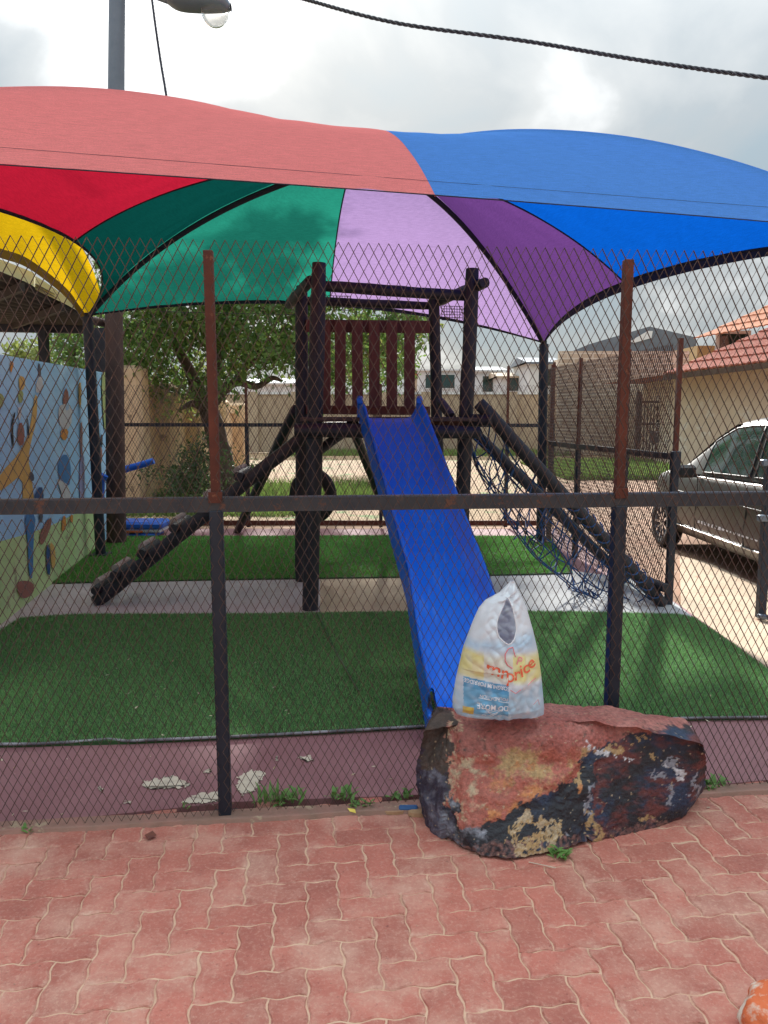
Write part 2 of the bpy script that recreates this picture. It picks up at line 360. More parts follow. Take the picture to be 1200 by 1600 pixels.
m_metroof = M('grey_metal_roof', (.16,.19,.23), (.13,.155,.19), 2, .5, .3)
m_corr = M('old_corrugated', (.016,.013,.013), (.035,.028,.027), 4, .7, .2)
m_bark = M('bark', (.075,.05,.038), (.12,.085,.065), 8, .95, bump=.02, bscale=18, stretch=(1,1,.35))
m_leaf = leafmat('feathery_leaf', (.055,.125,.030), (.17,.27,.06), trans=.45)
m_leaf_yellow = leafmat('yellow_green_leaf', (.13,.18,.04), (.26,.30,.08), trans=.45)  # paler yellow green leaves for some crown clusters and the left shrub
m_bush = leafmat('bush_leaf', (.03,.07,.022), (.08,.14,.04), trans=.3)
m_grass = leafmat('wild_grass', (.12,.22,.04), (.24,.32,.09), trans=.35)
m_weed = leafmat('weed_leaf', (.10,.24,.05), (.20,.36,.10), trans=.35)
m_galv = M('painted_lamp_steel', (.15,.185,.23), (.18,.215,.26), 6, .5, .5)
m_polebrown = M('weathered_pole', (.085,.048,.040), (.055,.034,.032), 5, .85, bump=.002, stretch=(3,3,.4))
m_carpaint = M('silver_paint', (.085,.082,.076), (.08,.077,.07), 3, .28, .55, spec=.6)
m_chrome = M('chrome', (.7,.7,.72), (.6,.6,.62), 8, .12, 1)
m_plastic = M('black_plastic', (.018,.018,.02), (.025,.025,.027), 20, .5)
m_carglass, n_, l_, p_ = new_mat('tinted_glass'); p_.inputs['Base Color'].default_value = (.015,.04,.035,1); p_.inputs['Roughness'].default_value = .05; p_.inputs['Specular IOR Level'].default_value = .8
m_lens, n_, l_, p_ = new_mat('clear_bowl'); p_.inputs['Base Color'].default_value = (.85,.83,.78,1); p_.inputs['Roughness'].default_value = .1; p_.inputs['Transmission Weight'].default_value = .95; p_.inputs['IOR'].default_value = 1.08
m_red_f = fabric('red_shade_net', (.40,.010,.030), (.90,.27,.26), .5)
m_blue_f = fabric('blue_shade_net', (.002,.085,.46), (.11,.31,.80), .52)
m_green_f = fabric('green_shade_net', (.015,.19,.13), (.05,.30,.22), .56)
m_green_d = fabric('dense_green_net', (.004,.10,.085), (.05,.28,.2), .22)  # same green cloth, darker and less translucent: shade of the left face put in
m_purple_d = fabric('dense_purple_net', (.13,.045,.20), (.40,.22,.5), .5)  # darker copy of the purple cloth, with the side face's shade in its colour
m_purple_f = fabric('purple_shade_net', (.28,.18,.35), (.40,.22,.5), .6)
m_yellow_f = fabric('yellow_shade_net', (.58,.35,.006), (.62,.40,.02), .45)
m_ochre = M('ochre_hem', (.33,.20,.025), (.27,.16,.02), 10, .85)
m_paleyel = M('pale_yellow_fascia', (.72,.68,.40), (.66,.62,.36), 4, .8)
m_hem = M('dark_hem', (.015,.018,.03), (.02,.024,.04), 10, .9)
# ------------------------------------------------------------------ ground
g = MB(); g.add([(-900,-60,-.035),(900,-60,-.035),(900,1600,-.035),(-900,1600,-.035)], [(0,1,2,3)])
ground = struct('ground', g, m_dirt)
g = MB(); fp = [(-9,11.0),(1.7,11.0),(3.1,17),(10,24),(24,45),(-40,45),(-20,24)]
g.add([(x,y,-.028) for x,y in fp], [tuple(range(len(fp)))]); struct('dry_field', g, m_field)
def slab(name, pix, z0, z1, mat, parent=None, kind='structure'):
    g = MB(); pts = [G(x, y, z1) for x, y in pix]; g.prism([(p.x,p.y) for p in pts], z0, z1)
    return struct(name, g, mat) if parent is None else part(name, g, mat, parent)
# playground floor: red band, pale strip, rear red strip as one slab, then coloured bays laid on it
slab('playground_floor', [(-700,1420),(0,1291),(362,1253),(700,1240),(1100,1228),(1500,1190),(1310,1120),(1085,962),(1062,945),(866,826),(60,826),(-30,900),(-300,1100)], -.05, .004, m_redfloor)
slab('concrete_strip', [(-60,1003),(10,965),(75,908),(500,903),(500,966),(400,966)], -.03, .009, m_conc)
slab('concrete_strip', [(500,903),(655,901),(700,966),(500,966)], -.03, .0092, m_conc_sand)
slab('concrete_strip', [(655,901),(895,892),(1000,905),(1060,946),(1082,964),(1075,968),(700,966)], -.03, .0088, m_conc_grey)
slab('pale_path', [(1064,948),(1086,963),(1312,1120),(1500,1185),(2200,1185),(1500,960),(1200,920),(1110,880),(1062,868)], -.06, -.012, m_pathsand)
# peeled paint patches on the red floor
def rag(pts, z, mat, name='bare_patch', seed=1, amp=7):
    q = chaikin(pts, 3); q2 = []
    for i in range(len(q)):
        a, b = q[i], q[(i+1)%len(q)]
        for k in range(3): q2.append((a[0]+(b[0]-a[0])*k/3, a[1]+(b[1]-a[1])*k/3))
    q = [(x+amp*noise.fractal(Vector((x*.16, y*.16, seed)), .6, 2.1, 5), y+.55*amp*noise.fractal(Vector((x*.16, y*.16, seed+9)), .6, 2.1, 5)) for x, y in q2]
    g = MB(); vs = [G(x, y, z) for x, y in q]; g.add(vs, [tuple(range(len(vs)))[::-1]]); return struct(name, g, mat)
for i, p in enumerate([[(218,1222),(255,1215),(272,1212),(290,1222),(302,1226),(285,1230),(250,1232),(226,1231)],
                       [(288,1250),(300,1243),(345,1236),(348,1248),(340,1252),(290,1256)],
                       [(370,1215),(392,1203),(410,1205),(408,1215),(402,1228),(385,1240),(371,1242)],
                       [(468,1184),(480,1180),(492,1183),(486,1188),(474,1189)], [(427,1186),(434,1184),(436,1188),(429,1189)],
                       [(152,1232),(160,1230),(163,1235),(156,1237)], [(190,1252),(200,1249),(206,1253),(196,1256)], [(318,1204),(328,1200),(330,1207),(322,1208)]]):
    rag(p, .0085, m_chip, seed=i*3.1)
# ------------------------------------------------------------------ turf
def turf(name, pix, mat, nbl, hgt, wid, seed, zt=.022):
    g = MB(); pts = [G(x, y, .02) for x, y in pix]; poly = [(p.x, p.y) for p in pts]; g.prism(poly, .003, zt)
    o = tag(solo(name, g, m_turfbase, 'x', 'x'), kind='stuff')
    rs = np.random.RandomState(seed); A = np.array(poly); lo = A.min(0); hi = A.max(0)
    q = lo+(hi-lo)*rs.rand(nbl*3, 2); ins = np.zeros(len(q), bool); j = len(A)-1
    for i in range(len(A)):
        xi, yi = A[i]; xj, yj = A[j]
        c = ((yi > q[:,1]) != (yj > q[:,1])) & (q[:,0] < (xj-xi)*(q[:,1]-yi)/(yj-yi+1e-12)+xi); ins ^= c; j = i
    q = q[ins][:nbl]; n = len(q); a = rs.rand(n)*6.283; hh = hgt*(.6+.7*rs.rand(n)); ww = wid*(.6+.8*rs.rand(n)); ln = hgt*1.1*(rs.rand(n, 2)-.5)
    V = np.zeros((n, 3, 3)); dx = np.cos(a)*ww; dy = np.sin(a)*ww
    V[:,0] = np.c_[q[:,0]-dx, q[:,1]-dy, np.full(n, zt-.002)]; V[:,1] = np.c_[q[:,0]+dx, q[:,1]+dy, np.full(n, zt-.002)]; V[:,2] = np.c_[q[:,0]+ln[:,0], q[:,1]+ln[:,1], zt+hh]
    me = npmesh(name+'_blades', V.reshape(-1,3), np.arange(n*3).reshape(n,3), mat)
    b = bpy.data.objects.new('grass_blades', me); C.objects.link(b); b.parent = o; b['kind'] = 'stuff'
    return o
t1 = turf('artificial_turf', [(-420,1260),(-200,1182),(0,1163),(200,1158),(350,1151),(500,1143),(655,1134),(860,1126),(1060,1122),(1312,1118),(1200,1046),(1150,1010),(1086,966),(1060,960),(900,956),(700,955),(400,959),(120,960),(30,966)], m_blade, 260000, .017, .0021, 3)
tag(t1, 'near artificial turf mat in front of the pale concrete strip, dark green', 'turf')
t2 = turf('artificial_turf', [(75,911),(300,906),(500,903),(700,900),(895,895),(860,838),(600,837),(360,838),(150,838)], m_blade2, 130000, .018, .0035, 4)
tag(t2, 'far artificial turf mat between pale strip and rear fence, brighter green', 'turf')
g = MB(); pts = [G(x, y, .012)+Vector((0,-.006,.010+.006*noise.noise(Vector((x*.02,0,0))))) for x, y in [(-200,1184),(0,1165),(60,1164),(120,1161),(170,1158),(200,1160),(280,1157),(350,1154),(500,1146),(655,1137),(860,1129),(1060,1125),(1312,1121)]]
g.tube(pts, .007, 6); solo('turf_edging', g, M('edging', (.10,.10,.11), (.32,.32,.34), 6, .6, lo=.45, hi=.6), 'thin curled edging strip along the front of the near turf', 'edging')
# seam in near turf
g = MB(); g.tube([G(496,958,.03), G(520,1010,.03), G(560,1080,.03)], .008, 5); solo('turf_seam', g, m_turfbase, 'raised dark seam running across the near turf', 'seam')
# ------------------------------------------------------------------ pavement
pave = struct('pavement', MB().add([site(-60,-40,-.005), site(60,-40,-.005), site(60,-.02,-.005), site(-60,-.02,-.005)], [(0,1,2,3)]), m_sand)
PW = .1025; AMP = .0052
def wave(t):
    t = t % 1
    return AMP*float((.75*math.sin(2*math.pi*t)+.35*np.interp(t, [0,.25,.75,1], [0,1,-1,0])))
def paver_outline(nx=2, ny=1, k=6):
    o = []
    for i in range(nx):
        o += [((i+j/k)*PW, -wave(j/k)) for j in range(k)]
    for i in range(ny):
        o += [(nx*PW+wave(j/k), (i+j/k)*PW) for j in range(k)]
    for i in range(nx, 0, -1):
        o += [((i-j/k)*PW, ny*PW-wave(1-j/k)) for j in range(k)]
    for i in range(ny, 0, -1):
        o += [(wave(1-j/k), (i-j/k)*PW) for j in range(k)]
    return o
def paver_mesh(nx, ny, seed):
    o = paver_outline(nx, ny); cx, cy = nx*PW/2, ny*PW/2; q = []
    for x, y in o:
        dx, dy = x-cx, y-cy; ln = math.hypot(dx, dy)
        s = 1-(.0026+.0022*noise.noise(Vector((x*60, y*60, seed))))/ln*1.2; q.append((dx*s, dy*s))
    m = len(q); g = MB(); ins = [(x*(1-.006/abs(math.hypot(x,y))), y*(1-.006/math.hypot(x,y))) for x, y in q]
    vs = [(x,y,-.03) for x,y in q]+[(x,y,-.004) for x,y in q]+[(x,y,0) for x,y in ins]
    g.add(vs, [(i,(i+1)%m,m+(i+1)%m,m+i) for i in range(m)]+[(m+i,m+(i+1)%m,2*m+(i+1)%m,2*m+i) for i in range(m)]+[tuple(range(2*m,3*m))])
    me = g.data('paver', m_paver)
    return me
HM = [paver_mesh(2, 1, s) for s in range(4)]; VM = [paver_mesh(1, 2, s+9) for s in range(4)]
stuffV = []; stuffF = []; cnt = 0; cand = []
for j in range(-44, 1):
    for i in range(-34, 36):
        r = (i-j) % 4
        if r == 0: cx, cy, hz = (i+1)*PW, (j+.5)*PW, True
        elif r == 3: cx, cy, hz = (i+.5)*PW, (j+1)*PW, False
        else: continue
        
        c = site(cx, cy-.045); ok = c.y > 1.45
        if ok: px, py = PIX(c); ok = -70 < px < 1270 and py < 1680
        cand.append((ok, c.y, c, hz))
cand.sort(key=lambda q: (not q[0], q[1]))
for k, (ok, _, c, hz) in enumerate(cand):
    dz = rnd.uniform(-.0015,.0008)+.0020*noise.noise(c*1.3); me = rnd.choice(HM if hz else VM)
    rot = Matrix.Rotation(TH+rnd.uniform(-.014,.014), 4, 'Z') @ Matrix.Rotation(rnd.uniform(-.010,.010), 4, 'X') @ Matrix.Rotation(rnd.uniform(-.010,.010), 4, 'Y')
    if ok and cnt < 300:
        o = bpy.data.objects.new('paver', me); C.objects.link(o); o.parent = pave
        o.matrix_local = Matrix.Translation(c+Vector((0,0,dz))) @ rot; cnt += 1
    else:
        M4 = Matrix.Translation(c+Vector((0,0,dz))) @ rot; b = len(stuffV)
        stuffV += [tuple(M4 @ v.co) for v in me.vertices]; stuffF += [tuple(i+b for i in p.vertices) for p in me.polygons]
g = MB(); g.v = stuffV; g.f = stuffF; g.sm = [False]*len(stuffF); part('outer_pavers', g, m_paver, pave, kind='stuff')
# broken cement nib along the fence foot
g = MB()
def nib(a, b):
    x = a+(b)*5.2
    return x
pts = []
for i in range(130):
    u = -3.2+i*.06; pts.append(u)
vs = []; fs = []
for i, u in enumerate(pts):
    n1_ = noise.noise(Vector((u*3,0,0))); n2_ = noise.noise(Vector((u*9,4,0)))
    vs += [site(u, -.055-.015*n1_-.01*n2_, -.01), site(u, -.045-.012*n1_, .012+.006*n2_), site(u, .02, .016+.005*n1_), site(u, .035, 0)]
for i in range(len(pts)-1):
    for k in range(3): fs.append((i*4+k, i*4+4+k, i*4+5+k, i*4+1+k))
g.add(vs, fs); solo('fence_footing', g, M('footing_cement', (.33,.17,.13), (.24,.15,.11), 8, .95, bump=.006, bscale=40, c=(.40,.31,.2), cscale=6, cpos=.6), 'low rough cement footing under the front fence, stained red', 'footing')
# ------------------------------------------------------------------ fences
def lattice(a, b, z0, z1, w=.0355, h=.066, t=.0011, tw=.0012, top_open=True):
    """expanded metal: strands joined at staggered nodes, as one sheet"""
    a = Vector(a); b = Vector(b); d = (b-a); Ln = Vector((d.x, d.y, 0)).length; ux = Vector((d.x, d.y, 0))/Ln; nrm = Vector((ux.y, -ux.x, 0))
    nx = int(Ln/(w/2)); ny = int((z1-z0)/(h/2))
    I, J = np.meshgrid(np.arange(nx), np.arange(ny), indexing='ij'); I = I.ravel(); J = J.ravel()
    V = []; 
    for s in (1, -1):
        k = ((I+J) % 2 == 0) if s == 1 else ((I+J) % 2 == 1)
        i0 = I[k] if s == 1 else I[k]+1; i1 = I[k]+1 if s == 1 else I[k]; j0 = J[k]
        p0 = np.c_[i0*w/2, z0+j0*h/2]; p1 = np.c_[i1*w/2, z0+(j0+1)*h/2]
        dd = p1-p0; dd /= np.linalg.norm(dd, axis=1)[:,None]; pr = np.c_[-dd[:,1], dd[:,0]]
        for (q, e) in ((p0, -1), (p1, 1)):
            q = q+dd*e*.0006
            for (sx, sn) in ((-1,-1),(1,-1),(1,1),(-1,1)):
                c = q+pr*sx*t; nn = sn*tw+sx*s*.0012
                # slight buckling of the sheet
                wob = .010*np.sin(c[:,0]*2.3+1)*np.sin(c[:,1]*3.1)+.004*np.sin(c[:,0]*7+c[:,1]*5)
                V.append(np.c_[a.x+ux.x*c[:,0]+nrm.x*(nn+wob), a.y+ux.y*c[:,0]+nrm.y*(nn+wob), c[:,1]])
    A = np.stack(V[:8], 1); B = np.stack(V[8:], 1)
    A = np.concatenate([A, B], 0); n = len(A)
    base = (np.arange(n)*8)[:,None,None]; q = np.array([(0,1,5,4),(1,2,6,5),(2,3,7,6),(3,0,4,7)])[None]
    return A.reshape(-1,3), (base+q).reshape(-1,4)
def mesh_panel(parent, a, b, z0, z1, mat, **k):
    V, Q = lattice(a, b, z0, z1, **k); me = npmesh('mesh_panel', V-np.array(wloc(parent)), Q, mat)
    o = bpy.data.objects.new('mesh_panel', me); C.objects.link(o); o.parent = parent; return o
def angle_iron(g, a, b, w, t, up, side):
    """L-section between a and b; up/side are the two leg directions"""
    a = Vector(a); b = Vector(b); up = Vector(up).normalized(); side = Vector(side).normalized()
    g.beam(a+up*w/2, b+up*w/2, t, w, up) ; g.beam(a+side*(w/2+t*.5)+up*t/2, b+side*(w/2+t*.5)+up*t/2, w-t*.1, t, up)
    return g
ff = thing('mesh_fence', 'front fence of rusty expanded metal with dark rail, right behind the painted boulder', 'fence', site(0,0,0))
RZ = 1.222
for (u0, u1) in ((-3.75,-2.18),(-2.18,-.622),(-.622,.925),(.925,2.48),(2.48,4.0)):
    mesh_panel(ff, site(u0+.002,-.036), site(u1-.002,-.036), .02+.02*rnd.random(), 1.205, m_meshmetal, w=.0335, h=.061)
    mesh_panel(ff, site(u0+.002,-.030), site(u1-.002,-.030), 1.20, 2.17, m_meshmetal, w=.0362, h=.0665, t=.00105)
for u, lean in ((-2.18,0),(-.622,-.004),(.925,.002),(2.48,0),(-3.75,0),(4.0,0)):
    g = MB(); g.beam(site(u,.004,-.02), site(u+lean,.004,RZ-.02), .048, .048, V_, .003)
    g.beam(site(u,.0,.0), site(u,.0,.012), .09, .07, V_); lo = part('post', g, m_navy, ff, 'dark painted lower post with rusty foot')
    g = MB(); g.beam(site(u+lean,.012,RZ+.022), site(u+lean*2,.012,2.135), .034, .034, V_, .002)
    g.beam(site(u+lean,-.012,RZ+.01), site(u+lean,-.012,RZ+.05), .05, .012, V_); part('post_extension', g, m_rust, ff, 'rust red upper post')
g = MB(); g.beam(site(-3.75,-.004,RZ), site(4.0,-.004,RZ), .012, .050, (0,0,1)); g.beam(site(-3.75,.028,RZ+.024), site(4.0,.028,RZ+.024), .052, .006, (0,0,1))
part('rail', g, m_rail, ff)
# cross wire that peeks behind the mesh
def mid(a, b, t): return Vector(a)*(1-t)+Vector(b)*t
sf_pts = [(862,9.35),(905,8.3),(979,7.22),(1058,6.2)]
sfp = [Vector((P(px,650,D).x, D, 0)) for px, D in sf_pts]
sf = thing('mesh_fence', 'side fence of mesh with rusty posts running from the rear corner towards the grey car', 'fence', sfp[3])
for i, p in enumerate(sfp):
    g = MB(); g.beam(p, p+Vector((0,0,1.24)), .055, .055, (0,1,0), .003)
    if i == 3: g.box(p+Vector((0,-.005,1.19)), (.07,.07,.16), None, .006)
    part('post', g, m_navy, sf)
    g = MB(); g.beam(p+Vector((0,0,1.24)), p+Vector((0,0,2.16)), .036, .036, (0,1,0)); part('post_extension', g, m_rust, sf)
g = MB()
for i in range(3): g.beam(sfp[i]+Vector((-.03,0,1.225)), sfp[i+1]+Vector((-.03,0,1.225)), .03, .05, (0,0,1))
part('rail', g, m_rail, sf); mesh_panel(sf, sfp[0]+Vector((-.05,0,0)), sfp[3]+Vector((-.05,0,0)), .03, 2.12, m_darkmesh, w=.04, h=.072, t=.0016, tw=.0016)
rfY = 10.7
rf = thing('mesh_fence', 'rear fence of mesh with a thin dark rail, behind the far turf', 'fence', (P(385,650,rfY).x, rfY, 0))
for px, top in ((186,570),(385,598),(595,600),(793,572),(864,566)):
    p = Vector((P(px,650,rfY).x, rfY, 0)); g = MB(); g.beam(p, p+Vector((0,0,1.45)), .05, .05, (0,1,0)); part('post', g, m_navy, rf)
    g = MB(); g.beam(p+Vector((0,0,1.45)), Vector((p.x,rfY,P(px,top,rfY).z)), .034, .034, (0,1,0)); part('post_extension', g, m_rust, rf)
g = MB(); a = P(160,662,rfY); b = P(864,664,rfY); g.beam((a.x,rfY-.03,1.43), (b.x,rfY-.03,1.42), .03, .05); part('rail', g, m_navy, rf)
g = MB(); g.beam((a.x,rfY-.03,.06), (b.x,rfY-.03,.06), .04, .07); part('bottom_rail', g, m_rust, rf)
mesh_panel(rf, (a.x,rfY-.07,0), (b.x,rfY-.07,0), .1, 2.0, m_darkmesh, w=.044, h=.078, t=.0016, tw=.0016)
g = MB(); g.beam(P(250,487,rfY), P(470,492,rfY), .008, .008); part('top_wire', g, m_black, rf)
# lone gate post at the right edge
gp = thing('gate_post', 'dark gate post with rusty top and bent foot beside the near side of the car', 'post', G(1188,965))
b0 = G(1188,965); g = MB(); g.beam(b0, b0+Vector((0,0,1.22)), .06, .06, (0,1,0), .003); part('post', g, m_navy, gp)
g = MB(); g.beam(b0+Vector((.02,0,1.2)), b0+Vector((.02,0,2.0)), .036, .036, (0,1,0)); part('post_extension', g, m_rust, gp)
g = MB(); g.tube([b0+Vector((-.03,-.03,.02)), b0+Vector((.0,-.1,.03)), b0+Vector((.1,-.25,.02)), b0+Vector((.3,-.4,.01))], .02, 8); part('foot', g, m_galv, gp)
for zz_ in (1.2, .78):
    g = MB(); g.box(b0+Vector((-.025,-.02,zz_)), (.10,.05,.05), None, .006); part('hinge', g, m_galv, gp)
# ------------------------------------------------------------------ shade canopy
FLc = P(-560,221,3.05); FRc = P(1420,366,4.3); RRc = P(850,535,9.3); RLc = P(137,492,8.4)
APX = P(560,245,6.1)
def L3(a, m, b, t): return Vector(a)*(2*(t-.5)*(t-1))+Vector(m)*(4*t*(1-t))+Vector(b)*(2*t*(t-.5))
ribs = {'FL': (FLc, P(176,139.5,4.65), APX), 'FR': (FRc, P(935,207,5.2), APX), 'RR': (RRc, P(722,345,7.7), APX), 'RL': (RLc, P(296,352,7.2), APX)}
mids = {'F': (P(680,305,3.72), P(602,204,5.0), APX), 'R': (P(975,440,6.5), P(800,318,6.3), APX), 'B': (P(515,473,9.0), P(532,330,7.7), APX), 'L': (P(117,376,6.2), P(300,288,6.2), APX)}
canopy = thing('shade_canopy', 'large tent shaped shade sail with red, blue, green and purple panels over the playground', 'canopy', (RRc.x, RRc.y, 0))
mesh_parts = []
def panel(name, rib, md, other, mat, lab, flip):
    def fn(i, j):
        s, t = i, j                       # s 0 at rib, 1 at mid
        A = L3(*ribs[rib], t); Mm = L3(*mids[md], t); B = L3(*ribs[other], t); x = s-1   # -1 at rib .. 0 at mid
        p = A*(x*(x-1)/2)+Mm*(1-x*x)+B*(x*(x+1)/2)
        p.z += .008*noise.noise(Vector((s*5, t*5, len(mat.name))))+.012*(1-t)**2*noise.noise(Vector((s*14, t*3, 3)))
        return p
    g = MB(); g.grid(37, 41, fn, True, flip)
    return part(name, g, mat, canopy, lab)
for rib, md, oth, mat, lab in (('FL','F','FR',m_red_f,'red front panel'),('FR','F','FL',m_blue_f,'blue front panel'),('FR','R','RR',m_blue_f,'blue side panel'),('RR','R','FR',m_purple_d,'purple side panel, darkened as in shade'),
                               ('RR','B','RL',m_purple_f,'pale purple rear panel'),('RL','B','RR',m_green_f,'green rear panel'),('RL','L','FL',m_green_d,'green side panel, darkened as in shade'),('FL','L','RL',m_red_f,'red side panel')):
    A = L3(*ribs[rib], .3); Mm = L3(*mids[md], .3); n = (Mm-A).cross(APX-A)
    panel('fabric_panel', rib, md, oth, mat, lab, n.z < 0)
for k, rr in ribs.items():
    g = MB(); g.tube([L3(*rr, t/24)-Vector((0,0,.035)) for t in range(25)], .024, 8); part('roof_hoop', g, m_hem, canopy)
for k, r in mids.items():
    g = MB(); g.tube([L3(*r, t/24)-Vector((0,0,.004)) for t in range(25)], .007 if k != 'F' else .003, 5); part('seam', g, m_hem if k != 'F' else m_red_f, canopy)
def hemcurve(a, md, b, t, k=1.0):
    x = t*2-1; A = ribs[a][0]; B = ribs[b][0]; Mm = mids[md][0]
    return A*(x*(x-1)/2)+Mm*(1-x*x)+B*(x*(x+1)/2)
for a, md, b, col, w in (('RR','R','FR',m_hem,.075),('RL','B','RR',m_hem,.035),('FL','L','RL',m_hem,.02)):
    g = MB(); g.grid(41, 2, lambda i, j: hemcurve(a, md, b, i)-Vector((0,0,.002+w*j*(.35+.65*math.sin(math.pi*i)))), True)
    g.tube([hemcurve(a, md, b, i/40)-Vector((0,0,.002)) for i in range(41)], .008, 6)
    part('hem', g, col, canopy)
g = MB(); g.tube([hemcurve('FL','F','FR',i/40) for i in range(41)], .0028, 6); part('hem', g, m_hem, canopy)
def frontstitch(i):
    x = i*2-1; t = .052; A = L3(*ribs['FL'], t); B = L3(*ribs['FR'], t); Mm = L3(*mids['F'], t)
    return A*(x*(x-1)/2)+Mm*(1-x*x)+B*(x*(x+1)/2)+Vector((0,-.003,.003))
g = MB(); g.tube([frontstitch(i/60) for i in range(61)], .0009, 4); part('stitching', g, m_hem, canopy)
for c, base in ((RLc, G(143,862)), (RRc, Vector((RRc.x,RRc.y,0)))):
    g = MB(); bt = Vector((c.x+.02, c.y, 0)); g.tube([bt, c-Vector((0,0,.02))], .055, 14); g.box(bt+Vector((0,0,.02)), (.2,.2,.03)); part('post', g, m_navy, canopy)
    g = MB(); g.tube([c-Vector((0,0,.16)), c+Vector((0,0,.02))], .035, 10); part('post_cap', g, m_hem, canopy)
for c in (FLc, FRc):
    g = MB(); g.tube([Vector((c.x, c.y, 0)), c-Vector((0,0,.02))], .055, 14); part('post', g, m_navy, canopy)
# ------------------------------------------------------------------ yellow neighbour sail + lean-to
ysail = thing('shade_sail', 'yellow shade sail with ochre hem at the left edge beside the green panel', 'sail', (RLc.x-.6, 8.4, 0))
up_ = [(-330,150,4.6),(-120,232,5.3),(0,300,6.3),(60,335,6.8),(115,372,7.3),(140,410,7.7),(156,455,8.1),(157,472,8.25),(136,492,8.5)]
lw_ = [(-330,310,5.4),(-120,350,6.0),(0,388,6.9),(40,402,7.3),(80,430,7.7),(108,455,8.0),(122,475,8.25),(130,486,8.4),(134,492,8.5)]
def crv(c, t):
    x = t*(len(c)-1); i = min(int(x), len(c)-2); f = x-i
    p0 = Vector(c[max(i-1,0)]); p1 = Vector(c[i]); p2 = Vector(c[i+1]); p3 = Vector(c[min(i+2,len(c)-1)])
    return .5*((2*p1)+(p2-p0)*f+(2*p0-5*p1+4*p2-p3)*f*f+(3*p1-p0-3*p2+p3)*f**3)
def ys(i, j):
    a = crv(up_, i); b = crv(lw_, i); q = a*(1-j)+b*j; p = P(q.x, q.y, q.z); return p+Vector((0,.15*math.sin(math.pi*j)*(1-i),0))
g = MB(); g.grid(60, 14, ys, True); part('fabric_panel', g, m_yellow_f, ysail)
def hem_(i, j):
    q = crv(lw_, i); w = 15*math.sin(math.pi*min(1,max(0,i))**.8)+.5 if i > .0 else 15
    w = 15*min(1, (1-i)*5); p = P(q.x, q.y+w*j, q.z+.12*j); return p
g = MB(); g.grid(60, 3, hem_, True); part('hem', g, m_ochre, ysail)
lt = thing('lean_to_roof', 'dark corrugated lean-to roof with pale yellow edge above the mural wall', 'roof', (-4.4, 9.5, 0))
z_ = 2.86
ne = [P(-420,250,5.2), P(0,424,7.4), P(118,486,8.9)]
def ltp(i, j):
    x0 = crv([(-420,268,4.7),(0,424,7.4),(126,489,8.9)], i); a = P(x0.x, x0.y, x0.z)
    b = Vector((a.x-1.2*0-.2, 11.4, z_+.12)) if False else P(-420+i*556, 499+8*i, 11.2)
    p = a*(1-j)+b*j; p.z += .02*math.sin(j*90)
    return p
g = MB(); g.grid(12, 130, ltp, True); g.grid(12, 130, lambda i, j: ltp(i, j)+Vector((0,0,.03)), True, True); part('corrugated_sheet', g, m_corr, lt)
g = MB(); g.beam(P(-420,504,11.2), P(140,514,11.2), .08, .13); part('beam', g, m_navy, lt)
for k in range(3):
    i = .35+k*.22; g = MB(); g.beam(ltp(i,0)-Vector((0,0,.06)), ltp(i,1)-Vector((0,0,.06)), .05, .08); part('rafter', g, m_corr, lt)
def fas(i, j):
    q = crv([(-420,252,4.7),(0,405,7.3),(60,434,8.0),(100,462,8.4),(124,487,8.8)], i); q2 = crv([(-420,268,4.7),(0,424,7.35),(60,455,8.05),(100,474,8.45),(126,489,8.85)], i)
    q = q*(1-j)+q2*j; return P(q.x, q.y, q.z)
g = MB(); g.grid(30, 3, fas, True); part('fascia', g, m_paleyel, lt)
b_ = G(68,845); g = MB(); t_ = P(67,515,11.0); g.beam((t_.x,11.0,0), (t_.x,11.0,t_.z), .11, .11, (0,1,0)); part('post', g, m_navy, lt)
t_ = P(157,520,10.4); g = MB(); g.beam((t_.x+.02,10.4,0), (t_.x,10.4,t_.z+.06), .15, .12, (0,1,0)); part('post', g, m_navy, lt)
g = MB(); g.tube([P(140,500,9.0), P(165,505,9.3), P(180,518,9.5), P(190,522,9.6)], .05, 8); part('elbow_pipe', g, m_polebrown, lt)
# ------------------------------------------------------------------ mural wall
w0 = G(0,978); w1 = Vector((P(165,650,9.7).x, 9.7, 0)); wd = (w1-w0).normalized(); wn = Vector((wd.y,-wd.x,0))
WH = P(0,549,w0.y).z; WH2 = P(165,582,9.7).z
wA = w0-wd*2.9
mural = thing('mural_wall', 'boundary wall painted with a blue and green mural of figures, at the left', 'wall', w0)
def wl(p): return (Vector(p)-w0).dot(wd)
L1 = (w1-w0).length
def wz(s): return WH+(WH2-WH)*s/L1
def wallbox(mb, s0, s1, zf0, zf1, off=0.0, thick=.16):
    vs = []
    for s in (s0, s1):
        for o in (off, -thick):
            for k in (0, 1): z = zf0(s) if k == 0 else zf1(s); q = w0+wd*s+wn*o; vs.append((q.x,q.y,z))
    mb.add(vs, [(0,1,5,4),(2,6,7,3),(1,3,7,5),(0,4,6,2),(0,2,3,1),(4,5,7,6)])
g = MB(); wallbox(g, -2.9, L1, lambda s: -.05, wz); part('wall', g, m_muralblue, mural)
def W(px, py, off=.004):
    d = ray(px, py); q = w0+wn*off; t = (q-EYE).dot(wn)/d.dot(wn); return EYE+d*t
def wpoly(poly, mat, off, sm=2, nm='painted_shape', lab=None):
    q = chaikin(poly, sm) if sm else poly
    vs = [W(x, y, off) for x, y in q]; g = MB(); n = len(vs); g.add(vs, [tuple(range(n))])
    nn = (vs[n//3]-vs[0]).cross(vs[2*n//3]-vs[0])
    return part(nm, g, mat, mural, lab)
gr = [(-60,857),(0,846),(41,835),(80,821),(115,804),(150,786),(164,781),(160,835),(158,850),(110,890),(75,922),(40,955),(0,990),(-60,1044)]
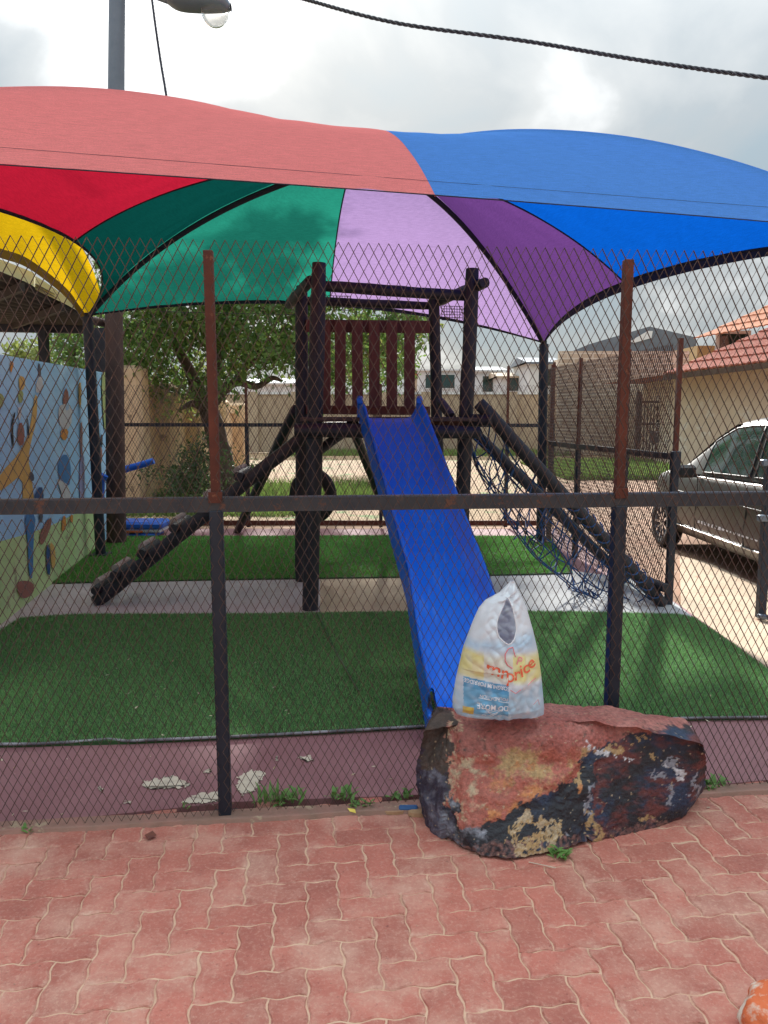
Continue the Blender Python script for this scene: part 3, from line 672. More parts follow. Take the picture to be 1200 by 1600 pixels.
wpoly(gr, m_muralgreen, .003, 0)
paints = {'tan': (.74,.47,.14), 'white': (.66,.68,.66), 'navy': (.035,.10,.24), 'brown': (.36,.15,.11), 'blue': (.07,.24,.50), 'grey': (.10,.11,.14), 'orange': (.72,.30,.06), 'pink': (.55,.30,.27), 'dark': (.03,.03,.04), 'lime': (.40,.48,.18), 'lilac': (.42,.42,.62), 'pblue': (.42,.62,.80)}
pm = {k: M('mural_'+k, v, tuple(x*.85 for x in v), 9, .8, c=tuple(min(1,x*1.3+.02) for x in v), cscale=22, cpos=.62) for k, v in paints.items()}
K = 200/727
def rg(pts): return [(x*K, 520+y*K) for x, y in pts]
shapes = [('tan', [(198,345),(214,365),(208,500),(178,610),(160,720),(178,800),(195,960),(185,985),(130,985),(128,800),(30,880),(0,900),(-30,880),(0,800),(110,685),(165,570),(184,450)]),
 ('white', [(203,300),(222,240),(243,255),(243,330),(205,345)]), ('grey', [(215,170),(230,180),(235,250),(220,250)]),
 ('orange', [(55,160),(80,165),(70,215),(60,230)]), ('tan', [(105,240),(145,255),(140,315),(112,335)]), ('lime', [(100,330),(135,330),(128,395),(108,400)]),
 ('white', [(100,425),(124,420),(120,495),(104,495)]), ('brown', [(96,560),(118,495),(142,560),(134,640),(106,640)]),
 ('dark', [(66,500),(82,450),(90,455),(74,520),(80,650),(72,655),(64,560)]), ('dark', [(150,450),(165,520),(168,600),(160,600),(158,520)]),
 ('lime', [(-20,340),(10,345),(28,375),(10,430),(-20,430)]), ('brown', [(352,405),(372,305),(392,345),(386,405)]),
 ('white', [(328,430),(355,402),(412,412),(404,545),(343,545)]), ('pblue', [(375,408),(395,410),(388,440),(372,440)]), ('orange', [(343,548),(392,546),(378,612),(350,605)]),
 ('blue', [(330,730),(372,680),(402,735),(402,860),(368,872),(334,820)]), ('white', [(318,825),(350,840),(392,868),(404,965),(362,955),(340,880)]),
 ('tan', [(446,280),(464,285),(460,440),(448,400)]), ('pink', [(455,520),(470,500),(468,720),(458,700)]), ('lilac', [(455,690),(480,690),(482,960),(450,960)]),
 ('navy', [(185,945),(236,855),(252,945),(225,975)]), ('grey', [(165,790),(190,795),(196,840),(172,845)]), ('blue', [(140,1020),(205,1020),(190,1180),(188,1395),(165,1390),(158,1180)]),
 ('grey', [(222,1025),(246,1025),(240,1080),(226,1075)]), ('brown', [(226,1140),(284,1040),(298,1075),(262,1170),(240,1205),(228,1200)]),
 ('orange', [(355,1050),(372,1030),(378,1110),(350,1140)]), ('orange', [(400,1030),(416,1035),(414,1080),(400,1075)]),
 ('navy', [(262,1210),(282,1198),(288,1385),(266,1360)]), ('tan', [(284,1180),(312,1215),(318,1300),(300,1355),(290,1290)]),
 ('brown', [(96,1425),(120,1405),(192,1415),(193,1480),(135,1515),(104,1485)]),
 ('dark', [(548,585),(556,580),(560,645),(552,650)]), ('dark', [(572,575),(584,580),(582,650),(574,650)]), ('pink', [(560,650),(580,645),(582,720),(568,760)]), ('lime', [(575,225),(606,222),(606,560),(590,540)])]
for i, (k, pp) in enumerate(shapes): wpoly(rg(pp), pm[k], .006+.0003*i, 1)
# ------------------------------------------------------------------ lamp post with head, cables
lp0 = Vector((P(182,845,9.25).x, 9.25, 0)); lpt = P(184,-60,9.05)
lamp = thing('street_lamp', 'tall street lamp post behind the mural wall end, grey blue at the top', 'street lamp', lp0)
q1 = P(178,485,9.2)
g = MB(); g.tube([lp0, mid(lp0,q1,.5), q1], [.115,.108,.10], 16, True, .04); part('pole_base', g, m_polebrown, lamp, 'brown lower pole')
g = MB(); g.tube([q1-Vector((0,0,.02)), lpt], [.096,.088], 16); part('pole', g, m_galv, lamp)
arm0 = P(184,-8,9.05); arm1 = P(262,2,9.1)
g = MB(); g.tube([arm0+Vector((-.1,0,.03)), arm0+Vector((.3,0,.02)), arm1], .03, 8); part('arm', g, m_galv, lamp)
def head(i, j):  # lofted lamp head along x
    c = crv([(254,-14,0),(275,-6,0),(310,-4,0),(345,0,0),(361,10,0)], i); b = P(c.x, c.y, 9.1)
    r = (.05,.12,.16,.15,.05)[min(4,int(i*4+.5))]; r = .05+.12*math.sin(math.pi*min(1,i*1.05+.02))**.6
    a = j*2*math.pi; zr = r*(.75 if math.sin(a) > 0 else .80)
    return b+Vector((0, math.cos(a)*r, math.sin(a)*zr-.01))
g = MB(); g.grid(20, 24, head, True); hd = part('lamp_head', g, m_galv, lamp)
hc = P(336,16,9.1); g = MB(); g.grid(20, 12, lambda i, j: hc+Vector((.155*math.cos(i*6.2832)*math.cos(j*1.57), .13*math.sin(i*6.2832)*math.cos(j*1.57), -.18*math.sin(j*1.57)-.0)), True)
part('glass_bowl', g, m_lens, hd)
def twisted(name, pts, r, mat, lab, cat, n=200, turns=30, parent=None):
    g = MB()
    for ph in (0, 2.09, 4.19):
        q = []
        for i in range(n+1):
            t = i/n; p = crv(pts, t); w = P(p.x, p.y, p.z); a = t*turns*2*math.pi+ph
            q.append(w+Vector((0, math.cos(a)*r*.75, math.sin(a)*r*.75)))
        g.tube(q, r*.62, 5)
    return solo(name, g, mat, lab, cat)
twisted('drop_cable', [(236,-14,8.9),(243,40,8.7),(251,95,8.6),(260,150,8.4),(268,215,8.3)], .018, m_hem, 'twisted black cable hanging from the lamp arm down behind the red panel', 'cable', 80, 14)
twisted('overhead_cable', [(440,-12,9),(480,0,9),(620,36,8.6),(820,64,8.2),(1000,94,7.8),(1200,122,7.4),(1500,158,6.9)], .0155, M('cable_sheath', (.03,.035,.045), (.05,.055,.065), 10, .6), 'long twisted overhead cable crossing the cloudy sky', 'cable', 420, 38)
# ------------------------------------------------------------------ playground tower
FLx, FLy = P(494,900,6.0).x, 6.0
def post(px_t, py_t, px_b, py_b, D, r, parent):
    a = P(px_b, py_b, D); a.z = -.02; b = P(px_t, py_t, D); g = MB(); g.log(a, b, r, 14, 16, .06, .88); return part('post', g, m_log, parent)
tower = thing('climbing_tower', 'dark log climbing tower with plank railing and deck under the canopy', 'play tower', (P(600,900,6.5).x, 6.5, 0))
post(499,411, 484,955, 6.02, .066, tower); post(471,447, 472,907, 7.1, .064, tower)
post(738,420, 716,955, 6.15, .062, tower); post(677,455, 690,905, 7.2, .058, tower)
g = MB(); g.log(P(508,447,6.1), P(738,463,6.2), .045, 12, 10); part('top_beam', g, m_log, tower)
g = MB(); g.log(P(684,471,7.3), P(758,442,5.98), .047, 12, 10); part('top_beam', g, m_log, tower)
g = MB(); g.log(P(452,476,7.4), P(484,438,6.15), .047, 12, 10); part('top_beam', g, m_log, tower)
g = MB(); g.log(P(470,470,7.15), P(680,478,7.3), .04, 12, 10); part('top_beam', g, m_log, tower)
rz0, rz1 = P(560,640,7.05), P(560,508,7.05)
g = MB(); a = P(478,509,7.05); b = P(672,511,7.12); g.beam(a, b, .03, .11, bev=.004); part('top_plank', g, m_slat, tower)
g = MB(); a = P(478,640,7.05); b = P(672,642,7.12); g.beam(a, b, .03, .08, bev=.004); part('bottom_plank', g, m_slat, tower)
for px in (508,532,558,585,612,640):
    o_ = rnd.uniform(-1,1); a = P(px+o_,638,7.0); b = P(px,502,7.0); g = MB(); g.beam(a, b, .098, .022, (0,1,0), .003); part('slat', g, m_slat, tower)
dz = P(600,655,6.05).z
for k in range(9):
    y = 6.02+k*.135; xl = P(470,655,6.0).x+.0; xr = P(745,655,6.0).x; g = MB(); g.box(((xl+xr)/2-.03*k*.2, y, dz+rnd.uniform(-.003,.003)), (xr-xl+rnd.uniform(-.02,.02), .125, .03), None, .004); part('deck_board', g, m_deck, tower)
g = MB(); g.log(P(462,672,6.0)+Vector((0,-.06,0)), P(748,676,6.0)+Vector((0,-.06,0)), .055, 12, 12); part('deck_beam', g, m_log, tower)
g = MB(); g.log((xl+.05,7.15,dz-.09), (xr-.05,7.2,dz-.09), .06, 12, 12); part('deck_beam', g, m_log, tower)
g = MB(); g.beam(P(650,664,6.1), P(722,666,6.1), .04, .12, bev=.004); part('deck_skirt', g, m_slat, tower)
# stub on right + raised stub ends
g = MB(); g.log(P(737,657,6.05), P(768,656,5.95), .05, 12, 4); part('stub', g, m_log, tower)
g = MB(); g.log(P(688,628,6.9), P(706,652,6.6), .045, 12, 4); part('stub', g, m_log, tower)
# under-deck braces
g = MB(); g.log(P(556,662,6.9), P(482,716,6.3), .042, 12, 8); part('brace', g, m_log, tower)
a = P(548,660,7.1); b = G(614,832); g = MB(); g.log(a, b, .045, 12, 12); part('brace', g, m_log, tower)
a = P(462,640,7.2); b = G(370,832); g = MB(); g.log(a, b, .055, 12, 14); part('brace', g, m_log, tower)
g = MB(); g.log(P(436,690,8.0)+Vector((0,0,.0)), P(440,686,7.8)+Vector((.02,0,.02)), .06, 10, 2); part('cut_end', g, m_knot, tower)
for (x0, x1, y0, y1) in ((512,548,462,484),(690,722,478,500)):
    g = MB(); D = 6.9
    for k in range(9):
        xx = x0+(x1-x0)*k/8; g.tube([P(xx,y0,D), P(xx+.5,y1,D)], .0028, 4, False)
    for k in range(6):
        yy = y0+(y1-y0)*k/5; g.tube([P(x0,yy,D), P(x1,yy+1,D)], .0028, 4, False)
    part('wire_grid', g, m_black, tower, 'small square wire grid below the top beam')
# ------------------------------------------------------------------ log step ladder on the left
lad = thing('log_ramp', 'dark climbing log with stub steps leaning from the tower down to the left', 'climbing log', G(150,948))
a = G(150,946)+Vector((0,0,.03)); b = P(492,668,6.2); g = MB(); g.log(a, b, .060, 14, 22, .08, .9); part('log', g, m_log, lad)
dirL = (b-a).normalized()
for (px, py) in ((166,926),(196,890),(238,846),(288,811),(341,769),(388,728)):
    t = (px-150)/342; c = a+(b-a)*t; s = Vector((0,1,0)); nrm = dirL.cross(s).normalized()
    if nrm.z < 0: nrm = -nrm
    g = MB(); q = c+nrm*.070; g.log(q-s*.10-dirL*.01, q+s*.34+Vector((0,0,.01)), .040, 12, 4, .06, 1.0); part('step', g, m_log, lad)
    g = MB(); g.tube([q+nrm*.045+s*.05-dirL*.02, q+nrm*.055+s*.32-dirL*.0], [.036,.03], 10, True, .3); part('worn_face', g, m_knot, lad, 'pale worn top of the step')
# ------------------------------------------------------------------ slide
slide = thing('slide', 'long blue plastic slide running from the tower deck down to the front fence', 'slide', G(700,1180))
Lp = [(568,640,5.92),(600,775,5.35),(640,935,4.62),(672,1060,4.05),(689,1120,3.72),(700,1180,3.45)]
sL0, sR0 = P(566,634,5.95), P(655,634,5.95)
cz = [(0,1.535),(.06,1.52),(.5,.83),(.85,.30),(.95,.175),(1,.15)]
TL = P(562,640,5.93); TR = P(656,640,5.93)
BL = Vector((.215,3.42,.12)); BR = Vector((.80,3.42,.12))
# ground line of the left flange: chosen so that it passes the deck edge and the fence
def sl_line(t):
    z = np.interp(t, [q[0] for q in cz], [q[1] for q in cz]); return z
pxL = [(0,566,640),(.1,575,665),(.3,603,780),(.6,640,940),(.85,684,1085),(1,694,1150)]
pxR = [(0,655,638),(.1,664,662),(.3,703,780),(.6,757,925),(.85,812,1050),(1,850,1150)]
def sl(t, s):   # t along, s 0 left flange .. 1 right flange
    y = 5.95+(3.45-5.95)*t; z = sl_line(t)
    xl_ = np.interp(t, [0,.66,1], [-.175, .150, .228]); xr_ = np.interp(t, [0,.66,1], [.262, .572, .690])
    return Vector((xl_, y, z)), Vector((xr_, y, z))
prof = [(-.035,.10),(-.03,.128),(-.010,.138),(.012,.128),(.020,.11),(.050,.03),(.09,.004),(.15,0),(.5,-.004),(.80,0),(.865,.010),(.925,.05),(.975,.118),(.988,.128),(1.010,.138),(1.03,.128),(1.035,.10)]
def slsurf(i, j):
    a, b = sl(j, 0); k = i*(len(prof)-1); q = int(round(k)); s, h = prof[q]
    p = a+(b-a)*s; tz = Vector((0,.48,.87)) if j < .9 else Vector((0,.15,1)).normalized(); return p+tz*h
g = MB(); g.grid(len(prof), 60, slsurf, True); g.grid(len(prof), 60, lambda i, j: slsurf(i, j)+Vector((0,-.006,-.012)), True, True)
part('chute', g, m_slide, slide)
for sd in (0, 1):
    g = MB(); pp_ = []
    for k in range(61):
        a, b = sl(k/60, 0); p = (a if sd == 0 else b)+Vector((-.02 if sd == 0 else .02,0,0)); pp_.append(p)
    g.grid(61, 2, lambda i, j: pp_[int(round(i*60))]+Vector((0,.05,.10-.20*j)) , True); part('side_wall', g, m_slidein, slide)
a, b = sl(1, 0); g = MB(); g.box(((a.x+b.x)/2, 3.47, .075), (b.x-a.x+.02, .05, .13), None, .01); g.box((a.x-.01, 3.6, .09), (.03, .35, .16), None, .008); g.box((b.x+.01,3.6,.09), (.03,.35,.16), None, .008); part('foot', g, m_slidein, slide)
a, b = sl(0, 0); g = MB()
for q, sg in ((a,-1),(b,1)):
    g = MB(); g.tube([q+Vector((sg*.01,-.02,.13)), q+Vector((sg*.012,.06,.15)), q+Vector((sg*.012,.10,.08)), q+Vector((sg*.012,.10,-.02))], .024, 8); part('top_lip', g, m_slide, slide)
# ------------------------------------------------------------------ climbing net
netT = thing('climbing_net', 'sagging blue rope climbing net between two logs at the right of the tower', 'climbing net', G(1030,948))
A0 = P(748,630,6.0); A1 = G(1036,948)+Vector((0,0,.02)); B0 = P(733,668,6.9); B1 = G(985,915)+Vector((0,.15,.03))
g = MB(); g.log(A0, A1, .054, 14, 18, .08, .95); part('log', g, m_log, netT)
g = MB(); g.log(B0, B1, .05, 14, 18, .08, .95); part('log', g, m_log, netT)
g = MB(); g.log(mid(A0,A1,.93)+Vector((.08,-.14,.05)), mid(B0,B1,.93)+Vector((0,.1,0)), .04, 12, 6); part('crossbar', g, m_log, netT)
def netp(u, v, ds=0):
    a = mid(A0, A1, u); b = mid(B0, B1, u); p = mid(a, b, v); s = 4*v*(1-v)
    sag = (.16+.30*math.sin(math.pi*u)**.8)*s
    w = Vector((noise.noise(Vector((u*5,v*5,ds))), noise.noise(Vector((u*5,v*5,ds+7))), noise.noise(Vector((u*5,v*5,ds+3)))))*.09*min(1, s*2+.1)
    return p+Vector((-.42*sag,-.1*sag,-sag))+w
g = MB(); rn = random.Random(5)
for k in range(11):
    u = .06+.86*k/10; g.tube([netp(u+.03*math.sin(v/12*3.14), v/12) for v in range(13)], .0065, 5, False)
for k in range(6):
    v = .05+.9*k/5; g.tube([netp(.03+.92*u/24, v, 0) for u in range(25)], .0065, 5, False)
for k in range(8):
    u = .1+.1*k; g.tube([netp(u+.14*v/12, v/12, 2) for v in range(13)], .005, 5, False)
for k in range(12):
    q = mid(A0,A1,.5+.04*k); g.tube([q+Vector((.06*math.cos(x),.06*math.sin(x),.05*math.sin(x)+.004*x)) for x in np.linspace(0,7,12)], .0065, 5, False)
for k in range(9):
    q = netp(.72+.025*k, .4+.3*rn.random()); g.tube([q+Vector((.1*rn.uniform(-1,1),.1*rn.uniform(-1,1),.09*rn.uniform(-1,1))) for x in range(7)], .007, 5, False)
part('net', g, m_rope, netT)
g = MB()
for k in range(3):
    v = .2+.25*k; g.tube([netp(.02+.5*u/20, v, 11)+Vector((.02,0,.05)) for u in range(21)], .006, 5, False)
part('lashing', g, m_ropeblk, netT)
# ------------------------------------------------------------------ tyre swing
tc_ = P(489,775,7.9); tyre = thing('tyre_swing', 'black tyre swing hanging behind the two left tower posts', 'tyre swing', tc_)
g = MB(); g.tube([tc_+Vector((math.cos(a)*.185,.02*math.sin(a),math.sin(a)*.225)) for a in np.linspace(0,2*math.pi,28,endpoint=False)], .062, 12, closed=True); part('tyre', g, m_black, tyre)
g = MB(); g.tube([tc_+Vector((0,0,.2)), P(490,668,7.3)], .008, 5); part('rope', g, m_ropeblk, tyre)
# ------------------------------------------------------------------ blue toy
tb = G(200,838); toy = thing('rocking_toy', 'blue and white plastic rocking toy with orange band, by the lamp post', 'rocking toy', tb)
D = tb.y+.1
def px_loft(pts, r, D, dd=.18):
    g = MB(); v = []
    for x, y in pts: v.append(P(x, y, D))
    g.tube(v, r, 10); return g
g = MB(); a = P(188,818,D); b = P(260,819,D); g.box((a+b)/2+Vector((0,0,.0)), ((b-a).length, .42, .10), None, .03); part('seat', g, m_bluep, toy)
g = MB(); g.box((a+b)/2-Vector((.01,0,.07)), ((b-a).length*.95, .38, .04), None, .01); part('white_band', g, m_whitep, toy)
g = MB(); g.box((a+b)/2-Vector((.10,.01,.075)), ((b-a).length*.5, .40, .03), None, .008); part('orange_band', g, m_orange, toy)
g = MB(); g.box((a+b)/2-Vector((.03,0,.13)), ((b-a).length*.8, .40, .06), None, .02); part('base', g, m_bluep, toy)
g = MB(); g.box((a+b)/2-Vector((.03,0,.175)), ((b-a).length*.9, .44, .02), None, .006); part('runner', g, m_whitep, toy)
g = px_loft([(200,826),(192,812),(186,790),(180,760),(168,745),(160,752),(156,780)], .05, D+.05); part('backrest', g, m_bluep, toy)
g = px_loft([(163,742),(157,752),(156,775),(161,800)], .05, 8.95); part('side_panel', g, m_bluep, toy)
g = px_loft([(176,740),(200,732),(225,725),(240,720)], [.05,.045,.045,.04], D-.1); part('handle', g, m_bluep, toy)
# slim pole further back
pb = G(226,790); g = MB(); g.tube([(pb.x,pb.y,0),(pb.x-.02,pb.y,P(220,580,pb.y).z)], .075, 12); solo('steel_pole', g, m_galv, 'slim grey blue steel pole in front of the beige wall', 'pole', pb)
# ------------------------------------------------------------------ beige wall with pillars
bw = thing('garden_wall', 'beige plastered wall with rounded pillars receding beside the tree', 'wall', (-4.6,13,0))
wx = lambda y: -4.42+.03*(y-12)
ys_ = [12.9,14.6,16.6,18.8,21.0]; hs = [2.32,2.10,1.98,1.90,1.85]
for k in range(4):
    g = MB(); y0, y1 = ys_[k], ys_[k+1]; g.beam((wx(y0),y0,hs[k]/2-.15), (wx(y1),y1,hs[k]/2-.15), .18, hs[k]-.25); part('wall', g, m_beige, bw)
    g = MB(); g.beam((wx(y0)+.0,y0,hs[k]-.25), (wx(y1),y1,hs[k]-.25), .30, .07); part('coping', g, m_beige, bw)
for k, y in enumerate(ys_):
    h = hs[k]+.1; g = MB(); g.box((wx(y)+.12,y,h/2-.05), (.62,.50,h), None, .07); part('pillar', g, m_beige, bw)
# ------------------------------------------------------------------ far boundary wall, houses
bo = thing('boundary_wall', 'long beige boundary wall across the far side of the dusty yard', 'wall', (0,33,0))
g = MB(); a = P(330,640,33); b = P(1000,640,33); g.box(((a.x+b.x)/2,33,P(600,616,33).z/2), (b.x-a.x,.25,P(600,616,33).z)); part('wall', g, m_boundary, bo)
g = MB(); g.box(((a.x+b.x)/2,33,P(600,616,33).z+.04), (b.x-a.x,.36,.1)); part('coping', g, m_white, bo)
for k in range(11):
    x = a.x+(b.x-a.x)*k/10; g = MB(); g.box((x,32.8,1.28), (.4,.2,2.56)); part('pillar', g, m_boundary, bo)
m_brick, n_, l_, p_ = new_mat('tan_brick'); bt = n_.new('ShaderNodeTexBrick'); tcc = n_.new('ShaderNodeTexCoord'); mp = n_.new('ShaderNodeMapping'); mp.inputs['Rotation'].default_value = (R(90),0,0)
l_.new(tcc.outputs['Object'], mp.inputs[0]); l_.new(mp.outputs[0], bt.inputs['Vector']); bt.inputs['Scale'].default_value = 1.0; bt.inputs['Brick Width'].default_value = .5; bt.inputs['Row Height'].default_value = .2; bt.inputs['Mortar Size'].default_value = .025
bt.inputs['Color1'].default_value = (.56,.45,.34,1); bt.inputs['Color2'].default_value = (.44,.34,.25,1); bt.inputs['Mortar'].default_value = (.62,.55,.46,1); l_.new(bt.outputs[0], p_.inputs['Base Color']); p_.inputs['Roughness'].default_value = .9
D = 31.0; br = thing('brick_wall', 'high wall of tan blocks under the grey metal roof', 'wall', (9,D,0))
a = P(873,549,D); b = P(1075,549,D); g = MB(); g.box(((a.x+b.x)/2,D,a.z/2), (b.x-a.x,.3,a.z)); part('wall', g, m_brick, br)
D = 42.0; gb = thing('metal_shed', 'building with a low grey metal roof behind the tan block wall', 'building', (14,D,0))
rp = [(896,548),(920,538),(1015,510),(1087,527),(1089,552),(896,552)]
g = MB(); f1 = [P(x, y, D) for x, y in rp]; f2 = [p+Vector((1.5,9,0)) for p in f1]; n = len(f1); g.add(f1+f2, [tuple(range(n)), tuple(range(n,2*n))[::-1]]+[(i,i+n,(i+1)%n+n,(i+1)%n) for i in range(n)]); part('roof', g, m_metroof, gb)
g = MB(); vs = [P(x, y, D-.1) for x, y in [(985,533),(1012,517),(1020,517),(1018,528),(990,536)]]; g.add(vs, [(0,1,2,3,4)]); part('skylight', g, m_white, gb)
g = MB(); a = P(900,552,D+.3); b = P(1086,552,D+.3); g.box(((a.x+b.x)/2,D+4.3,a.z/2), (b.x-a.x,8,a.z)); part('wall', g, m_cream, gb)
def simple_house(name, lab, px0, px1, ytop, D, mat, roofmat, ridge=0, wins=()):
    a = P(px0, ytop, D); b = P(px1, ytop, D); h = thing(name, lab, 'house', ((a.x+b.x)/2, D, 0))
    g = MB(); g.box(((a.x+b.x)/2, D+3, a.z/2), (b.x-a.x, 6, a.z)); part('wall', g, mat, h)
    g = MB(); x0, x1, z = a.x-.3, b.x+.3, a.z; r = ridge
    g.add([(x0,D-.3,z),(x1,D-.3,z),(x1,D+6.3,z),(x0,D+6.3,z),(x0,D+3,z+r+.15),(x1,D+3,z+r+.15),(x0,D-.3,z-.12),(x1,D-.3,z-.12)], [(0,1,5,4),(2,3,4,5),(0,4,3),(1,2,5),(6,7,1,0)]); part('roof', g, roofmat, h)
    for wxp, wyp, ww, wh in wins:
        c = P(wxp, wyp, D-.02); f = MB(); f.box(c, (ww+.2,.08,wh+.2)); fo = part('window', f, m_white, h); g = MB(); g.box(c-Vector((0,.05,0)), (ww,.02,wh)); part('pane', g, m_carglass, fo)
simple_house('house', 'long white house seen between the two right tower posts', 655, 745, 577, 60, m_white, m_white, .0, ((675,596,1,1),(700,596,1,1)))
simple_house('house', 'small white house right of the tower with a dark window', 742, 785, 578, 56, m_white, m_white, .25, ((765,600,1,1.1),))
simple_house('house', 'low white house with brown eaves left of the shade post', 783, 826, 588, 52, m_white, m_boundary, .25, ((806,600,1.1,.9),))
simple_house('house', 'white house with a dark overhanging roof behind the shade post', 828, 874, 566, 48, m_white, m_metroof, .35, ((860,590,1.2,1),))
simple_house('house', 'pale house partly hidden by the slatted railing', 640, 660, 585, 64, m_cream, m_tile2, .3)
simple_house('house', 'white house behind the tree crown above the far wall', 385, 470, 598, 58, m_white, m_white, .3)
D = 24.0; hs_ = thing('tiled_house', 'cream house with red clay tile roof above the car', 'house', (12,D,0))
a = P(1062,582,D+.2); b = P(1520,528,D-4.6); g = MB(); g.add([(a.x,a.y,-.1),(b.x,b.y,-.1),(b.x,b.y,b.z),a,(a.x+1,a.y+7,-.1),(b.x+1,b.y+7,-.1),(b.x+1,b.y+7,b.z),(a.x+1,a.y+7,a.z)], [(0,1,2,3),(4,7,6,5),(0,3,7,4),(1,5,6,2)]); part('wall', g, m_cream, hs_)
def tileroof(c0, c1, c2, c3, nu, nv, mat, parent, amp=.035, name='tile_course'):
    c0, c1, c2, c3 = map(Vector, (c0,c1,c2,c3)); nn = (c1-c0).cross(c3-c0).normalized()
    if nn.z < 0: nn = -nn
    for r in range(nv):
        def fn(i, j):
            t = (r+j*1.06)/nv; p = mid(mid(c0,c1,i), mid(c3,c2,i), min(t,1)); return p+nn*(amp*abs(math.sin(i*nu*math.pi))+.05*(1-j))
        g = MB(); g.grid(nu*4+1, 2, fn, True)
        g.grid(nu*4+1, 2, lambda i, j: fn(i,0)-nn*(.05*j), False)
        part(name, g, mat, parent)
e0 = P(1036,586,D-.5); e1 = e0+Vector((15,-.9,.25)); e3 = P(1100,545,D+3.0); e2 = Vector((e1.x, D+3.0, e3.z+1.3))
e1 = P(1500,530,D-5); e3 = P(1340,452,D+4.5); e2 = P(1700,430,D+2)
tileroof(e0, e1, e2, e3, 46, 9, m_tile, hs_)
g = MB(); g.beam(e0-Vector((0,0,.08)), e1-Vector((0,0,.08)), .05, .16); part('fascia', g, m_bark, hs_)
g = MB(); g.add([e0, e3, Vector((e3.x,D+6,e0.z)), Vector((e0.x, D+6, e0.z))], [(0,1,2,3)]); part('gable', g, m_tile, hs_)
D2 = 34.0; h2 = thing('tiled_house', 'taller ochre house with orange roof behind the red tiled house', 'house', (18,D2,0))
a = P(1090,540,D2); g = MB(); g.box((a.x+8,D2+4,a.z/2), (16,8,a.z)); part('wall', g, M('ochre_plaster', (.48,.33,.16), (.40,.27,.13), 2, .9), h2)
r0 = P(1084,530,D2-.5); r1 = P(1500,455,D2-6); tileroof(r0, r1, P(1700,370,D2+3), P(1340,415,D2+6), 40, 8, m_tile2, h2)
c = P(1145,535,D2-.05); f = MB(); f.box(c, (1.5,.1,1.0)); fo = part('window', f, m_white, h2); g = MB(); g.box(c-Vector((0,.07,0)), (1.2,.02,.7)); part('pane', g, m_carglass, fo)
# gate with dark sign board
D = 27.0; gt = thing('yard_gate', 'brown barred gate standing at the far end between brick wall and cream house', 'gate', (P(1022,690,D).x, D, 0))
m_gate = M('gate_steel', (.11,.06,.045), (.08,.045,.035), 5, .7)
xa, xb = P(992,650,D).x, P(1056,650,D).x; zt = P(1020,612,D).z; zb = .15
for k in range(2):
    g = MB(); g.box((xa+.12+k*.95, D, (zt+zb)/2), (.16,.14,zt-zb)); part('gate_post', g, m_gate, gt)
for z in (zb+.1, (zb+zt)/2, zt-.35):
    g = MB(); g.box(((xa+xb)/2, D, z), (xb-xa,.05,.08)); part('rail', g, m_gate, gt)
nb = 13
for k in range(nb):
    g = MB(); x = xa+.1+(xb-xa-.1)*k/(nb-1); g.box((x, D-.03, (zt+zb)/2-.1-.2*math.sin(math.pi*(k/(nb-1)))), (.035,.03,zt-zb-.3)); part('bar', g, m_gate, gt)
sg = thing('sign_board', 'dark lettered sign board fixed to the right of the barred gate', 'sign', (P(1035,670,D-.2).x, D-.2, 1.0))
a = P(1026,656,D-.2); b = P(1049,671,D-.2); g = MB(); g.box((a+b)/2, (b.x-a.x,.03,a.z-b.z)); part('upper_board', g, pm['dark'], sg)
g = MB(); a2 = P(1016,673,D-.2); b2 = P(1049,692,D-.2); g.box((a2+b2)/2, (b2.x-a2.x,.03,a2.z-b2.z)); part('lower_board', g, M('faded_sign', (.09,.07,.08), (.16,.13,.13), 5, .7), sg)
def text_mesh(body, size, extr=.0):
    cu = bpy.data.curves.new('t', 'FONT'); cu.body = body; cu.size = size; cu.align_x = 'CENTER'; cu.resolution_u = 3; cu.extrude = extr; cu.offset = size*.012
    o = bpy.data.objects.new('t', cu); C.objects.link(o); dg = bpy.context.evaluated_depsgraph_get(); ev = o.evaluated_get(dg); me = ev.to_mesh()
    vs = [tuple(v.co) for v in me.vertices]; fs = [tuple(p.vertices) for p in me.polygons]; ev.to_mesh_clear(); bpy.data.objects.remove(o); bpy.data.curves.remove(cu)
    return vs, fs
m_letter = M('white_lettering', (.7,.7,.7), (.6,.6,.6), 10, .7)
for body, sz, c, par in (('GET', .26, (P(1034,668,D-.23)), sg), ('THIS', .26, P(1035,682,D-.23), sg)):
    vs, fs = text_mesh(body, sz); g = MB(); g.add([c+Vector((x,0,y)) for x,y,_ in vs], fs); part('lettering', g, m_letter, par)
# wild grass strips, as stuff
def grass(name, lab, boxes, n, h, mat, seed):
    rs = np.random.RandomState(seed); V = []
    for (x0, x1, y0, y1) in boxes:
        m = n//len(boxes); x = rs.rand(m)*(x1-x0)+x0; y = rs.rand(m)*(y1-y0)+y0; a = rs.rand(m)*6.28; w = .012+.012*rs.rand(m); hh = h*(.4+rs.rand(m)); lx = (rs.rand(m)-.5)*h; ly = (rs.rand(m)-.5)*h
        A = np.zeros((m,3,3)); A[:,0] = np.c_[x-np.cos(a)*w, y-np.sin(a)*w, np.full(m,-.03)]; A[:,1] = np.c_[x+np.cos(a)*w, y+np.sin(a)*w, np.full(m,-.03)]; A[:,2] = np.c_[x+lx, y+ly, hh-.03]; V.append(A)
    V = np.concatenate(V).reshape(-1,3); me = npmesh(name, V, np.arange(len(V)).reshape(-1,3), mat); o = bpy.data.objects.new(name, me); C.objects.link(o); tag(o, lab, 'grass', kind='stuff')
a = G(890,738); b = G(1060,738)
grass('wild_grass', 'bright green grass strip beyond the side fence, in front of the gate', [(P(850,650,22).x, P(1062,650,22).x, 19, 25.5)], 26000, .20, m_grass, 1)
